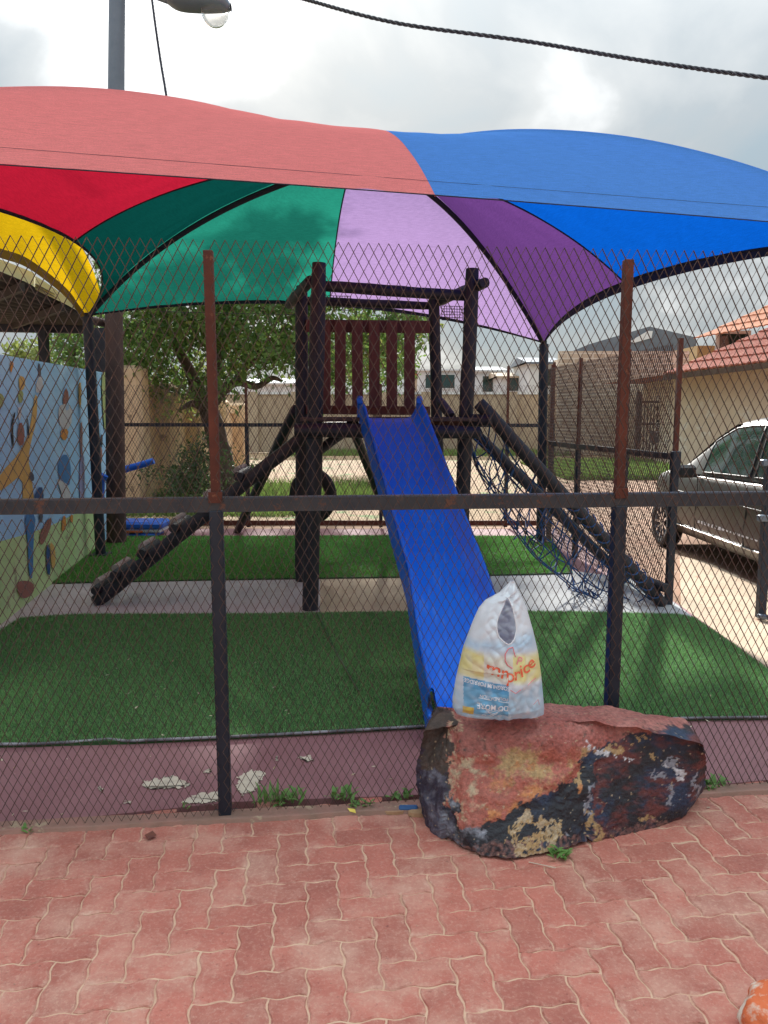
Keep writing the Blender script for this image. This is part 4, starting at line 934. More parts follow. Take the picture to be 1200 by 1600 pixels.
grass('wild_grass', 'patchy dry grass along the foot of the far boundary wall', [(P(420,650,30).x, P(900,650,30).x, 30.5, 32.7),(-6,1,14,17)], 14000, .22, m_grass, 2)
grass('wild_grass', 'low grass and leaf litter under the tree', [(-4.2,-1.2,12,17)], 9000, .10, m_grass, 3)
# ------------------------------------------------------------------ trees
def foliage(name, clusters, n_each, sz, mat, parent, seed):
    rs = np.random.RandomState(seed); V = []
    for (c, r) in clusters:
        m = int(n_each*(r/.5)**2); p = rs.randn(m,3)*np.array([.5,.5,.42])*r+np.array(c)
        d = rs.randn(m,3); d[:,2] -= .6; d /= np.linalg.norm(d,axis=1)[:,None]; s = np.cross(d, rs.randn(m,3)); s /= np.linalg.norm(s,axis=1)[:,None]
        L_ = (sz*(.6+.8*rs.rand(m)))[:,None]; w = L_*.22
        A = np.stack([p, p+d*L_*.5+s*w, p+d*L_, p+d*L_*.5-s*w], 1); V.append(A)
    V = np.concatenate(V).reshape(-1,3)-np.array(wloc(parent)); me = npmesh(name, V, np.arange(len(V)).reshape(-1,4), mat); o = bpy.data.objects.new(name, me); C.objects.link(o); o.parent = parent; o['kind'] = 'stuff'; return o
def limb(g, pts, rs_, n=10):
    q = []; rr = []
    m = 6*(len(pts)-1)
    for i in range(m+1):
        t = i/m; p = crv(pts, t); w = P(p.x, p.y, p.z); w += Vector((noise.noise(w*1.1), noise.noise(w*1.1+Vector((5,0,0))), noise.noise(w*1.1+Vector((0,5,0)))))*.05
        q.append(w); rr.append(np.interp(t, np.linspace(0,1,len(rs_)), rs_))
    g.tube(q, rr, n, True, .12)
tD = 14.5; tb = G(362,795, -.03); tr = thing('shade_tree', 'large feathery tree with forked dark trunk behind the green panel', 'tree', (P(362,790,tD).x, tD, 0))
g = MB(); limb(g, [(368,812,tD),(352,740,tD),(335,670,tD),(322,630,tD)], [.27,.21,.19,.17], 14)
part('trunk', g, m_bark, tr)
for pts, rr in (([(324,640,tD),(300,590,tD-.3),(270,530,tD-.6),(240,450,tD-1)],[.15,.11,.07,.03]), ([(326,636,tD),(335,590,tD),(350,520,tD+.3),(380,430,tD+.5)],[.15,.11,.08,.03]),
                ([(325,640,tD),(352,605,tD),(372,596,tD-.2),(400,604,tD-.2),(425,592,tD-.3),(442,598,tD-.3)],[.13,.10,.075,.06,.05,.02]), ([(366,597,tD-.2),(385,570,tD),(410,548,tD),(450,540,tD),(500,525,tD)],[.075,.08,.06,.05,.02]),
                ([(320,640,tD),(300,628,tD-.3),(280,640,tD-.6)],[.09,.06,.02]), ([(410,548,tD),(430,500,tD+.3),(470,430,tD+.4)],[.05,.04,.02])):
    g = MB(); limb(g, pts, rr); part('branch', g, m_bark, tr)
rt = random.Random(11); cl_ = []
def inside_gap(px, py):
    return (395 < px < 470 and 575 < py < 640) or (425 < px < 465 and 490 < py < 520) or (330 < px < 400 and 560 < py < 600 and rt.random() < .6)
while len(cl_) < 370:
    px = rt.uniform(150, 660); py = rt.uniform(235, 640)
    lim = np.interp(px, [150,200,260,300,340,400,480,560,600,660], [560,600,640,655,600,585,590,585,570,520]); 
    if py > lim or inside_gap(px, py): continue
    top = np.interp(px, [150,260,400,520,660], [380,260,235,280,400])
    if py < top+12: continue
    if py < 400 and rt.random() < .12: continue
    cl_.append((P(px, py, tD+(rt.uniform(.4,2.4) if py < 370 else rt.uniform(-2.0,2.2))), rt.uniform(.22,.5)))
over = []
for cxp, cyp, sx, sy, k in ((415,345,34,30,9),(470,350,26,34,9),(375,390,40,24,7),(590,345,14,10,1),(300,430,60,14,8),(430,430,60,16,8)):
    # foliage that overhangs the rear of the canopy: the shade blobs on its fabric come from these
    for _ in range(k):
        dd_ = 7.0+(cyp-300)/180*1.7; hit = P(rt.gauss(cxp, sx*.5), rt.gauss(cyp, sy*.5), dd_); q = hit+sdir*(11.3-dd_+rt.uniform(-.3,.5)); rr_ = rt.uniform(.14,.26)
        if PIX(q)[1] > 246: over.append((q, rr_))
foliage('crown', over, 620, .12, m_leaf, tr, 12)
g = MB()
limb_w = lambda pts, r0, r1: g.tube([Vector(p) for p in pts], list(np.linspace(r0, r1, len(pts))), 8)
limb_w([(-3.3,14.3,3.9),(-2.9,13.2,4.6),(-2.3,12.2,4.9),(-1.4,11.6,5.1),(-.4,11.3,5.0)], .09, .02); part('branch', g, m_bark, tr)
g = MB(); limb_w([(-2.9,13.2,4.6),(-2.9,12.1,5.0),(-3.0,11.3,5.2)], .05, .02); part('branch', g, m_bark, tr)
foliage('crown', cl_[:280], 190, .13, m_leaf, tr, 1); foliage('crown', cl_[280:], 150, .12, m_leaf_yellow, tr, 2)
tr2 = thing('background_tree', 'pale green tree showing between mural wall and lean-to roof', 'tree', (P(110,600,15).x, 15, 0))
g = MB(); limb(g, [(118,800,15),(116,650,15),(112,540,15)], [.16,.12,.05]); part('trunk', g, m_bark, tr2)
c2 = [(P(rt.uniform(70,180), rt.uniform(500,590), 15+rt.uniform(-1,1)), rt.uniform(.25,.4)) for _ in range(42)]
foliage('crown', c2, 150, .12, m_leaf, tr2, 5)
tr3 = thing('background_tree', 'bright yellow green shrub top above the mural wall at the far left', 'tree', (P(40,600,13).x, 13, 0))
g = MB(); limb(g, [(40,780,13),(42,650,13),(40,570,13)], [.1,.08,.03]); part('trunk', g, m_bark, tr3)
foliage('crown', [(P(rt.uniform(20,70), rt.uniform(545,590), 13+rt.uniform(-.6,.6)), rt.uniform(.16,.28)) for _ in range(22)], 200, .10, m_leaf_yellow, tr3, 6)
tr4 = thing('background_tree', 'soft green tree behind the slatted railing and far wall', 'tree', (P(590,600,24).x, 24, 0))
g = MB(); limb(g, [(590,735,24),(590,640,24),(588,560,24)], [.2,.15,.06]); part('trunk', g, m_bark, tr4)
foliage('crown', [(P(rt.uniform(515,640), rt.uniform(500,600), 24+rt.uniform(-1.5,1.5)), rt.uniform(.35,.6)) for _ in range(46)], 90, .17, m_leaf, tr4, 8)
bu = thing('bush', 'dense dark green bush at the foot of the beige wall', 'bush', (P(305,770,12.6).x, 12.6, 0))
g = MB(); limb(g, [(305,785,12.6),(305,740,12.6),(310,700,12.6)], [.05,.04,.02], 6); part('stem', g, m_bark, bu)
foliage('leaves', [(P(rt.gauss(302,24), min(772,rt.gauss(748,18)), 12.6+rt.uniform(-.5,.5)), rt.uniform(.16,.26)) for _ in range(60)]+[(P(rt.gauss(318,7), rt.uniform(675,735), 12.6), .13) for _ in range(14)], 260, .07, m_bush, bu, 9)
bu2 = thing('bush', 'small green bush to the right of the tree trunk', 'bush', (P(385,760,13.6).x, 13.6, 0))
foliage('leaves', [(P(rt.uniform(362,405), rt.uniform(725,765), 13.6), .16) for _ in range(14)], 200, .07, m_bush, bu2, 10)
# ------------------------------------------------------------------ car
Fw = G(1032,853,-.03); Rw = G(1222,940,-.03); fy = (Fw-Rw); WBm = fy.length; fy.normalize(); fx = Vector((fy.y,-fy.x,0)); ORG = Rw+fx*.03
def cw(x, y, z): return ORG+fx*x+fy*y+Vector((0,0,z))
car = thing('parked_car', 'silver grey hatchback parked on the dirt at the right, nose pointing away', 'car', ORG)
WB = WBm; Wd = 1.66
yk = [-.75,-.62,-.3,.1,.5,1.0,1.5,WB-.55,WB-.25,WB+.1,WB+.45,WB+.66,WB+.76]
belt = [.62,.88,.98,.98,.98,.97,.96,.95,.95,.93,.87,.75,.56]
xin = [.14,.06,.02,.0,.0,.0,.0,.0,.0,.01,.05,.16,.30]
bot = [.42,.30,.26,.24,.22,.22,.22,.22,.22,.24,.26,.28,.34]
def body(i, j):
    y = yk[0]+(yk[-1]-yk[0])*j; b = np.interp(y, yk, belt); xi = np.interp(y, yk, xin); bo_ = np.interp(y, yk, bot)
    pr = [(.10,bo_),(.025,bo_+.02),(.0,bo_+.12),(-.008,bo_+.25),(.0,bo_+.42),(.012,b-.10),(.05,b-.02),(.12,b+.015),(.28,b+.05),(Wd/2,b+.075)]
    m = len(pr); k = int(round(i*(2*m-2)))
    if k < m: x, z = pr[k]; x = xi+x*(1)
    else: x, z = pr[2*m-2-k]; x = Wd-xi-x
    return cw(x, y, z)
g = MB(); g.grid(19, 70, body, True, True); bodyo = part('body', g, m_carpaint, car)
g = MB(); g.box(cw(Wd/2, WB/2, .3), (Wd-.15, WB+1.2, .16), (fx, fy, Vector((0,0,1)))); part('underside', g, m_plastic, car)
gy = [-.66,-.45,-.1,.5,1.1,1.45,1.9,WB-.02]; gz = [.97,1.32,1.51,1.585,1.585,1.55,1.38,.94]
def house_(i, j):
    y = gy[0]+(gy[-1]-gy[0])*j; z = np.interp(y, gy, gz); z0 = np.interp(y, yk, belt)-.01; h = max(z-z0, .01)
    sm = min(1, h/.5)
    pr = [(.045,0),(.07,.15),(.11,.40),(.15,.66),(.19,.84),(.25,.94),(.36,.985),(Wd/2,1)]
    m = len(pr); k = int(round(i*(2*m-2)))
    if k < m: x, q = pr[k]
    else: x, q = pr[2*m-2-k]; x = Wd-x
    return cw(x, y, z0+h*q)
g = MB(); g.grid(15, 60, house_, True, True); part('cabin', g, m_carpaint, car)
def side_pt(y, q, off=.006, mirror=False):
    z = np.interp(y, gy, gz); z0 = np.interp(y, yk, belt)-.01; h = max(z-z0,.01)
    x = np.interp(q, [0,.15,.40,.66,.84], [.045,.07,.11,.15,.19]); x = Wd-x+off if mirror else x-off; return cw(x, y, z0+h*q)
for mr_ in (False, True):
    for (y0, y1, nm) in ((.86, 1.92, 'front'), (.02, .76, 'rear'), (-.34, -.06, 'quarter')):
        def win(i, j):
            y = y0+(y1-y0)*i; q1_ = .84
            if nm == 'front': q1_ = .84
            z = np.interp(y, gy, gz)-np.interp(y, yk, belt); q = .06+(q1_-.06)*j
            yy = y
            return side_pt(yy, q, .006, mr_)
        g = MB(); g.grid(14, 8, win, True, mr_); wo = part('window', g, m_carglass, car)
        g = MB(); ed = [win(i/13, 0) for i in range(14)]+[win(1, j/7) for j in range(8)]+[win(1-i/13, 1) for i in range(14)]+[win(0, 1-j/7) for j in range(8)]
        g.tube(ed, .010, 5, closed=True); part('window_seal', g, m_plastic, wo)
g = MB(); g.grid(12, 10, lambda i, j: (lambda a, b: mid(a, b, i)+Vector((0,0,.01)))(side_pt(1.46+j*(WB-1.56), .9, .0), side_pt(1.46+j*(WB-1.56), .9, 0, True)), True); part('windscreen', g, m_carglass, car)
def strip(pts, r, mat, nm): g = MB(); g.tube(pts, r, 5); return part(nm, g, mat, car)
strip([cw(-.004,y,np.interp(y,yk,belt)-.035) for y in np.linspace(-.3,1.98,14)], .008, m_chrome, 'belt_trim')
strip([cw(-.016,y,.335) for y in np.linspace(.42,WB-.42,10)], .010, m_chrome, 'sill_trim')
for y in (.80, 1.93): strip([cw(-.004,y+.02*math.sin(k),z) for k, z in enumerate(np.linspace(.30,.91,7))], .005, m_plastic, 'door_gap')
strip([cw(-.004,-.02+.30*(z-.9)**2*4,z) for z in np.linspace(.40,.91,7)], .005, m_plastic, 'door_gap')
strip([cw(-.006,y,.72) for y in np.linspace(-.3,WB-.35,8)], .005, m_plastic, 'body_crease')
for y in (.98, -.02+.12):
    g = MB(); g.tube([cw(-.005,y,.78), cw(-.035,y+.03,.785), cw(-.035,y+.15,.785), cw(-.005,y+.18,.78)], .014, 8); g.box(cw(-.002,y+.09,.77), (.012,.15,.06), (fx,fy,Vector((0,0,1))), .005); part('door_handle', g, m_chrome, car)
g = MB(); g.box(cw(-.12,1.95,.98), (.20,.10,.14), (fx,fy,Vector((0,0,1))), .03); mo = part('mirror', g, m_plastic, car); g = MB(); g.beam(cw(-.04,1.95,.93), cw(.03,1.95,.92), .04, .03); part('mirror_stalk', g, m_plastic, mo)
for k in range(14):
    pass
for k in range(16):
    g = MB(); y = .55+k*.085; g.box(cw(-.010, y, .44+.0*k), (.003, rnd.uniform(.03,.06), rnd.uniform(.015,.03)*(.5+k/16)), (fx,fy,Vector((0,0,1)))); part('scuffed_letter', g, m_whitep, car)
def wheel(y, x=0.06, mir=False):
    c = cw(x if not mir else Wd-x, y, .30); sgn = 1 if not mir else -1
    g = MB(); pr = [(-.06,.19),(-.08,.215),(-.085,.27),(-.06,.295),(0,.302),(.08,.302),(.1,.28)]
    g.grid(40, len(pr), lambda i, j: c+fx*(sgn*pr[int(round(j*(len(pr)-1)))][0])+(fy*math.cos(i*6.28319)+Vector((0,0,1))*math.sin(i*6.28319))*pr[int(round(j*(len(pr)-1)))][1], True)
    w = part('wheel', g, m_black, car)
    g = MB(); pr2 = [(-.062,.195),(-.03,.18),(.02,.17),(.02,.001)]
    g.grid(40, 4, lambda i, j: c+fx*(sgn*pr2[int(round(j*3))][0])+(fy*math.cos(i*6.28319)+Vector((0,0,1))*math.sin(i*6.28319))*pr2[int(round(j*3))][1], True); 
    g.tube([c+fx*(-.06*sgn)+(fy*math.cos(a)+Vector((0,0,1))*math.sin(a))*.19 for a in np.linspace(0,6.283,32,endpoint=False)], .01, 6, closed=True)
    part('rim', g, m_galv, w)
    for k in range(9):
        a = k*6.2832/9; d = fy*math.cos(a)+Vector((0,0,1))*math.sin(a); g = MB(); g.beam(c-fx*(.05*sgn)+d*.02, c-fx*(.062*sgn)+d*.185, .028, .016, fx); part('spoke', g, m_chrome, w)
    g = MB(); n_a = 26; g.grid(n_a, 3, lambda i, j: cw((-.012 if not mir else Wd+.012)+(0 if j < .75 else .0), y, .30)+(fy*math.cos(-.28+i*3.70)+Vector((0,0,1))*math.sin(-.28+i*3.70))*(.315+.035*j), True); part('wheel_arch', g, m_carpaint, car)
    g = MB(); g.grid(n_a, 2, lambda i, j: cw(-.0085 if not mir else Wd+.0085, y, .30)+(fy*math.cos(-.28+i*3.70)+Vector((0,0,1))*math.sin(-.28+i*3.70))*(.001+.325*j), True); part('arch_liner', g, m_black, car)
wheel(0, .03); wheel(WB, .03); wheel(0, .03, True); wheel(WB, .03, True)
g = MB(); g.box(cw(Wd/2,-.74,.62), (.4,.02,.12), (fx,fy,Vector((0,0,1)))); part('number_plate', g, m_whitep, car)
for x in (.16, Wd-.16):
    g = MB(); g.box(cw(x,-.66,.85), (.16,.10,.22), (fx,fy,Vector((0,0,1))), .03); part('tail_light', g, M('red_lens', (.3,.01,.01), (.25,.01,.01), 5, .2), car)
    g = MB(); g.box(cw(x+(.06 if x < .5 else -.06),WB+.52,.70), (.2,.22,.12), (fx,fy,Vector((0,0,1))), .03); part('headlight', g, m_lens, car)
# ------------------------------------------------------------------ painted boulder
foot = [(654,1262),(661,1294),(700,1324),(735,1342),(790,1351),(835,1345),(880,1338),(930,1318),(975,1305),(1030,1292),(1072,1278),(1096,1246)]
fpts = [G(x, y, 0) for x, y in foot]+[Vector((1.22,2.90,0)),Vector((.9,2.93,0)),Vector((.55,2.91,0)),Vector((.27,2.84,0)),Vector((.16,2.80,0))]
topx = [(663,1140,.36),(684,1101,.415),(700,1112,.41),(718,1128,.40),(760,1140,.395),(820,1150,.385),(880,1156,.375),(935,1150,.372),(990,1140,.37),(1045,1133,.375),(1086,1146,.352),(1098,1160,.340)]
tpts = [G(x, y, z) for x, y, z in topx]+[Vector((1.17,2.87,.385)),Vector((.9,2.90,.425)),Vector((.55,2.89,.44)),Vector((.30,2.86,.435)),Vector((.20,2.84,.42))]
cen = Vector((.66,2.74,0))
NA, NR, NT = 560, 120, 70
n_p = len(fpts); seglen = [((fpts[(i+1)%n_p]-fpts[i]).length+(tpts[(i+1)%n_p]-tpts[i]).length)/2+.004 for i in range(n_p)]
cum = np.concatenate([[0], np.cumsum(seglen)]); FP, TP = [], []
for k in range(NA):
    t = cum[-1]*k/NA; i = min(int(np.searchsorted(cum, t, side='right'))-1, n_p-1); f = (t-cum[i])/seglen[i]
    FP.append(fpts[i].lerp(fpts[(i+1)%n_p], f)); TP.append(tpts[i].lerp(tpts[(i+1)%n_p], f))
def smooth(a, it):
    for _ in range(it): a = [(a[i-1]+a[i]*2+a[(i+1)%len(a)])/4 for i in range(len(a))]
    return a
FP = smooth(FP, 8); TP = smooth(TP, 5)
rv = []
for j in range(NR+NT):
    for k in range(NA):
        f, t = FP[k], TP[k]
        if j < NR:
            s = j/(NR-1); q = f.lerp(Vector((t.x, t.y, 0)), s); e = 1+.035*math.sin(math.pi*s)-.03*(1-s)**10-.006*s**16
            p = cen+(q-cen)*e; p.z = t.z*s-.008*s**12
        else:
            s = (j-NR+1)/NT; p = cen.lerp(Vector((t.x, t.y, 0)), .988*(1-s)); z0 = t.z-.008; p.z = z0+(.432-z0)*(1-(1-s)**1.7)
        rv.append(p)
bound_x = [650,700,715,760,800,850,880,905,935]; bound_y = [1240,1250,1285,1284,1262,1242,1220,1190,1158]
dens = []
for p in rv:
    q = p*1.0
    lowf = noise.noise(q*3.2+Vector((1.7,0,0)))*.030; mdf = noise.noise(q*9)*.011; hf = noise.fractal(q*24, .75, 2.1, 6)*.0060+.006*(abs(noise.noise(q*16))-.2)
    # chipped hollow in the upper left of the front face and a ridge down the middle
    px, py = PIX(p)
    bd = py-np.interp(px, bound_x, bound_y); rec = -.020*min(1, max(0, bd/22))*min(1, max(0, (935-px)/20)) if 690 < px < 935 else 0
    hol = rec-.040*math.exp(-((px-830)/62)**2-((py-1186)/19)**2)+.014*math.exp(-((px-820)/80)**2-((py-1152)/12)**2)-.022*math.exp(-((px-735)/36)**2-((py-1195)/12)**2)
    crack = -.020*math.exp(-((px-(937-(py-1230)*.22))/7)**2)*(1 if 1185 < py < 1320 else 0)
    vc = noise.voronoi(q*5.5)[0]; facet = .030*(vc[1]-vc[0]-.25)
    dirn = (Vector((p.x, p.y, p.z))-(cen+Vector((0,0,.2)))).normalized()
    front = 1 if p.y < cen.y+.05 else .5
    lift = min(1, max(0, p.z/.06))
    dens.append(p+dirn*((lowf*.6+mdf+facet*.7)*lift*front+hf+(hol+crack)*front))
rf_ = []
for j in range(NR+NT-1):
    for k in range(NA):
        k2 = (k+1) % NA; rf_.append((j*NA+k, j*NA+k2, (j+1)*NA+k2, (j+1)*NA+k))
base = Vector((cen.x, cen.y, 0))
me = bpy.data.meshes.new('painted_boulder'); me.from_pydata([tuple(p-base) for p in dens], [], rf_); me.polygons.foreach_set('use_smooth', [True]*len(rf_))
at = me.color_attributes.new('paint', 'FLOAT_COLOR', 'POINT')
def fb(x, y, s, k=0): return noise.fractal(Vector((x*s, y*s, k)), .7, 2.0, 5)
def nz2(p, s, k): return noise.fractal(Vector((p.x*s+k, p.y*s, p.z*s)), .7, 2.0, 5)
cRED=(.33,.095,.075); cDRED=(.13,.035,.032); cBLK=(.018,.020,.026); cNAV=(.022,.042,.085); cOCH=(.42,.27,.12); cCRM=(.50,.38,.24); cORG=(.50,.20,.07); cGRY=(.28,.29,.33); cWHT=(.62,.62,.64); cBRN=(.085,.055,.042)
def blend(a, b, t): t = max(0, min(1, t)); return tuple(a[i]*(1-t)+b[i]*t for i in range(3))
bound = [(640,1010+130),(650,1190),(700,1215),(715,1290),(760,1288),(800,1265),(850,1245),(880,1222),(905,1190),(935,1158),(1000,1145),(1060,1132),(1110,1120)]
bx = [q[0] for q in bound]; by = [q[1] for q in bound]
cols = np.ones((len(dens),4), np.float32)
for i, p in enumerate(dens):
    px, py = PIX(p); w1_ = nz2(p, 14, 0)*16; w2_ = nz2(p, 30, 5)*7; x = px+w1_+w2_; y = py+nz2(p, 14, 9)*12+nz2(p, 34, 3)*6
    d = y-np.interp(x, bx, by)                     # >0 = black zone
    fine = nz2(p, 55, 2); med = nz2(p, 8, 4)
    c = blend(cRED, (.40,.16,.13), .5+.9*med); c = blend(c, cBRN, (fine-.3)*1.3)
    if y > 1175: c = blend(c, (.45,.11,.06), .4)
    if 985 > x > 780 and 1165 < y < 1240: c = blend(c, cOCH, .12+1.5*med+.8*fine)
    if 712 < x < 760 and 1180 < y < 1280: c = blend(c, cCRM, .05+1.6*nz2(p,20,7))
    if 695 < x < 715 and y > 1115: c = blend(c, cCRM, .35+fine)
    if 760 < x < 850 and y > 1195: c = blend(c, cORG, .1+1.4*nz2(p,18,8))
    if x < 706 and y > 1105: c = blend(cBRN, (.05,.04,.035), .5+med)
    k = min(1, max(0, d/3+.5))
    dk = blend(cBLK, cNAV, .15+1.3*nz2(p, 6, 11)); 
    if x > 930: dk = blend(dk, cDRED, .15+1.9*noise.fractal(Vector((p.x*9+p.z*5, p.y*4, p.z*20)), .8, 2, 5))
    if x < 760 and y > 1190: dk = blend(dk, cGRY, .15+1.1*nz2(p, 16, 6))
    if x < 700: dk = blend(dk, (.05,.03,.06), .5)
    if y > 1320-(x-760)*.12 : dk = blend(dk, (.25,.12,.10), .35+fine)
    c = blend(c, dk, k)
    # yellow ring
    e = math.hypot((x-832)/40, (y-1308)/36)
    if .42 < e < 1.0 and fine > -.35 and not (x > 800 and x < 838 and y > 1300 and y < 1318 and fine > 0): c = blend(c, cCRM if fine > .1 else cOCH, .9)
    elif e <= .42 and nz2(p, 20, 1) > .12: c = cOCH
    for (ax, ay, rx, ry, cc) in ((898,1215,7,18,cOCH),(900,1232,5,10,cORG),(945,1170,20,7,cWHT),(955,1178,9,6,cWHT),(965,1166,16,8,cOCH),(915,1165,5,6,cWHT),(1055,1190,10,14,cGRY),(1056,1205,7,12,cWHT),(1048,1240,6,14,cGRY),(1031,1212,5,8,cGRY),(1012,1285,9,6,cOCH),(1022,1180,5,6,cOCH),(926,1290,6,26,cOCH),(936,1310,12,7,cOCH),(923,1245,5,30,cGRY),(936,1240,4,34,cDRED),(1006,1158,6,5,cOCH),(880,1293,5,5,cGRY),(978,1190,4,3,cWHT),(1085,1225,4,20,cGRY)):
        if ((x-ax)/rx)**2+((y-ay)/ry)**2 < 1: c = blend(c, cc, .9)
    if noise.noise(Vector((p.x*95, p.y*95, p.z*95))) > .62: c = blend(c, cCRM, .7)
    cols[i,:3] = [max(.005, v) for v in c]
at.data.foreach_set('color', cols.ravel()); me.materials.append(attrmat('boulder_paint', .5, .010, 38, .42, nscale=75))
bo_ = bpy.data.objects.new('painted_boulder', me); C.objects.link(bo_); bo_.location = base; tag(bo_, 'big boulder painted red on top and black with a yellow ring on the front', 'boulder')
# second painted rock at bottom right corner
c0 = G(1252,1604,.05); g = MB()
def rk(i, j):
    a = i*6.28319; b = (j-.5)*math.pi; d = Vector((math.cos(a)*math.cos(b), math.sin(a)*math.cos(b), math.sin(b))); r = 1+.14*noise.noise(d*2.1)+.03*noise.noise(d*9); p = Vector((d.x*.135*r, d.y*.13*r, d.z*.085*r)); return c0+p
g.grid(60, 40, rk, True, False)
solo('painted_stone', g, M('orange_white_stone', (.66,.15,.05), (.72,.62,.50), 12, .7, lo=.45, hi=.55, bump=.004, bscale=50, c=(.45,.38,.3), cscale=40, cpos=.62), 'orange and white painted stone at the bottom right corner', 'stone', c0)
# ------------------------------------------------------------------ carrier bag
BY = 2.71; bg0 = P(779,1113,BY)
Zb = bg0.z
def bz(py): return P(779, py, BY).z
outL = [(1114,713),(1104,707),(1090,707),(1060,712),(1010,724),(970,739),(950,748),(938,758),(925,781),(912,794),(907,798)]
outR = [(1114,850),(1104,850),(1080,848),(1050,845),(1020,841),(985,833),(950,823),(930,814),(915,806),(909,804),(907,803)]
def edge(tab, py):
    t = sorted(tab); return float(np.interp(py, [q[0] for q in t], [q[1] for q in t]))
def thick(py): return float(np.interp(py, [907,925,950,1000,1060,1100,1114], [.014,.028,.05,.085,.100,.095,.060]))
hole = chaikin([(789,926),(797,942),(803,972),(800,986),(791,998),(781,992),(773,984),(771,968),(777,952),(785,940)], 1)
def bagp(px, py, side=-1, off=0):
    l, r = edge(outL, py), edge(outR, py); u = max(0, min(1, (px-l)/(r-l))); e = (4*u*(1-u))**.55
    T = thick(py)*e
    w = .010*noise.noise(Vector((px*.035+py*.012, py*.008, side)))+.006*noise.noise(Vector((px*.11+py*.03, py*.02, side*3)))+.011*abs(noise.noise(Vector((px*.06-py*.045, py*.04+px*.02, 4))))+.008*abs(noise.noise(Vector((px*.05+py*.06, py*.05, 14))))
    if py < 1000: w += .016*math.sin((px-l)*.30+py*.03+2*noise.noise(Vector((px*.05,py*.03,1))))*e*(1000-py)/95*.5
    # lumps of the packets inside
    if side < 0 and 1040 < py < 1110 and px < 790: w -= .012*min(1,(790-px)/8)*min(1,(px-l)/10)
    p = P(px, py, BY); return Vector((p.x, BY+side*(T+off)-w*side*-1*e*1.0, p.z))
NB, MBv = 150, 210
def bagsheet(side):
    g = MB()
    def fn(i, j): py = 1114+(907-1114)*j; l, r = edge(outL, py), edge(outR, py); return bagp(l+(r-l)*i, py, side)
    def sk(i, j):
        py = 1114+(907-1114)*j; l, r = edge(outL, py), edge(outR, py); return side < 0 and inpoly(l+(r-l)*i, py, hole)
    g.grid(NB, MBv, fn, True, side > 0, sk); return g
bag = thing('carrier_bag', 'white plastic carrier bag with blue and orange print standing on the boulder', 'bag', (bg0.x, BY, Zb))
def paintbag(o, side):
    me = o.data; at = me.color_attributes.new('paint', 'FLOAT_COLOR', 'POINT'); cs = np.ones((len(me.vertices),4), np.float32); og = Vector(wloc(o))
    W_ = (.80,.84,.88)
    for k, v in enumerate(me.vertices):
        p = v.co+og; q = P(0,0,1)
        d = Vector(p)-EYE; px = 600+F*d.x/(BY*cp-(p.z-EYE.z)*sp+0)  ; py = 800-F*(BY*sp+d.z*cp)/(BY*cp-d.z*sp)
        n1_ = noise.noise(Vector((px*.03, py*.03, 0))); n2_ = noise.noise(Vector((px*.08, py*.08, 5)))
        c = W_
        if side < 0:
            band = lambda a, b, s=6: max(0, min(1, (py-a)/s))*max(0, min(1, (b-py)/s))
            c = blend(c, (.36,.62,.84), .7*band(985+12*n1_, 1014, 16)*(1 if px < 835 else .5))
            c = blend(c, (.90,.80,.30), .9*band(1006+8*n1_, 1056+(px-780)*.05, 8)*(1 if (px < 752 or px > 795) else .35))
            c = blend(c, (.84,.62,.52), .4*band(1020,1045,10)*(1 if 735 < px < 770 else 0))
            lo_ = 1050+(px-725)*.09
            if 722 < px < 788 and lo_ < py < 1106: c = (.20,.50,.74) if py > lo_+15 else (.13,.40,.66)
            elif py > 1058: c = blend(c, (.34,.64,.84), .9*min(1, (py-1058)/10)*(.6+.7*n2_+.3*n1_))
            if 721 < px < 737 and 1095 < py < 1108: c = (.75,.55,.12)
            c = blend(c, (.85,.88,.92), max(0, n2_*.5))
        cs[k,:3] = c
    at.data.foreach_set('color', cs.ravel())
m_bag = attrmat('printed_plastic_film', .35, .0015, 30, .05, .35, nscale=20)
bf = part('front_sheet', bagsheet(-1), m_bag, bag); paintbag(bf, -1)
m_bag2 = attrmat('back_plastic_film', .35, .0015, 30, .05, .85, nscale=20)
bb = part('back_sheet', bagsheet(1), m_bag2, bag); paintbag(bb, 1)
g = MB(); g.grid(30, 2, lambda i, j: bagp(edge(outL,1114)+(edge(outR,1114)-edge(outL,1114))*i, 1114, -1 if j == 0 else 1), True); bb2 = part('bottom_fold', g, m_bag, bag); paintbag(bb2, 1)
g = MB(); hp = [bagp(x, y, -1, .0005) for x, y in hole]; g.tube(hp, .0022, 5, closed=True); part('handle_edge', g, m_whitep, bag)
mb_red = M('red_print', (.72,.10,.045), (.78,.22,.10), 30, .5); mb_pink = M('pink_print', (.72,.16,.20), (.75,.3,.3), 30, .5); mb_wh = M('white_print', (.85,.87,.9), (.8,.82,.85), 30, .5)
def bagtext(body, size, cx, cy, rot, mat, curve=0, slant=0, wide=1, nm='printed_lettering', bold=0):
    vs, fs = text_mesh(body, size)
    g = MB(); out_ = []
    c, s = math.cos(rot), math.sin(rot)
    for x, y, _ in vs:
        x *= wide; y2 = y+curve*x*x; X = x*c-y2*s; Y = x*s+y2*c; out_.append(bagp(cx+X, cy-Y, -1, .0022))
    # subdivide long faces is not needed: letters are small
    g.add(out_, fs); return part(nm, g, mat, bag)
for ch, x, y, a in (('m',764,1042,-.18),('r',780,1046,-.15),('p',790,1050,-.05),('r',801,1048,.05),('i',809,1044,.15),('c',818,1040,.3),('e',828,1034,.45)):
    bagtext(ch, 27 if ch != 'm' else 30, x, y, a, mb_red)
bagtext('SORGHUM PORRIDGE', 8.6, 756, 1055, math.pi-.09, mb_wh, wide=.78)
bagtext('FOUNDATION', 7.5, 766, 1074, math.pi-.03, mb_wh, wide=.82)
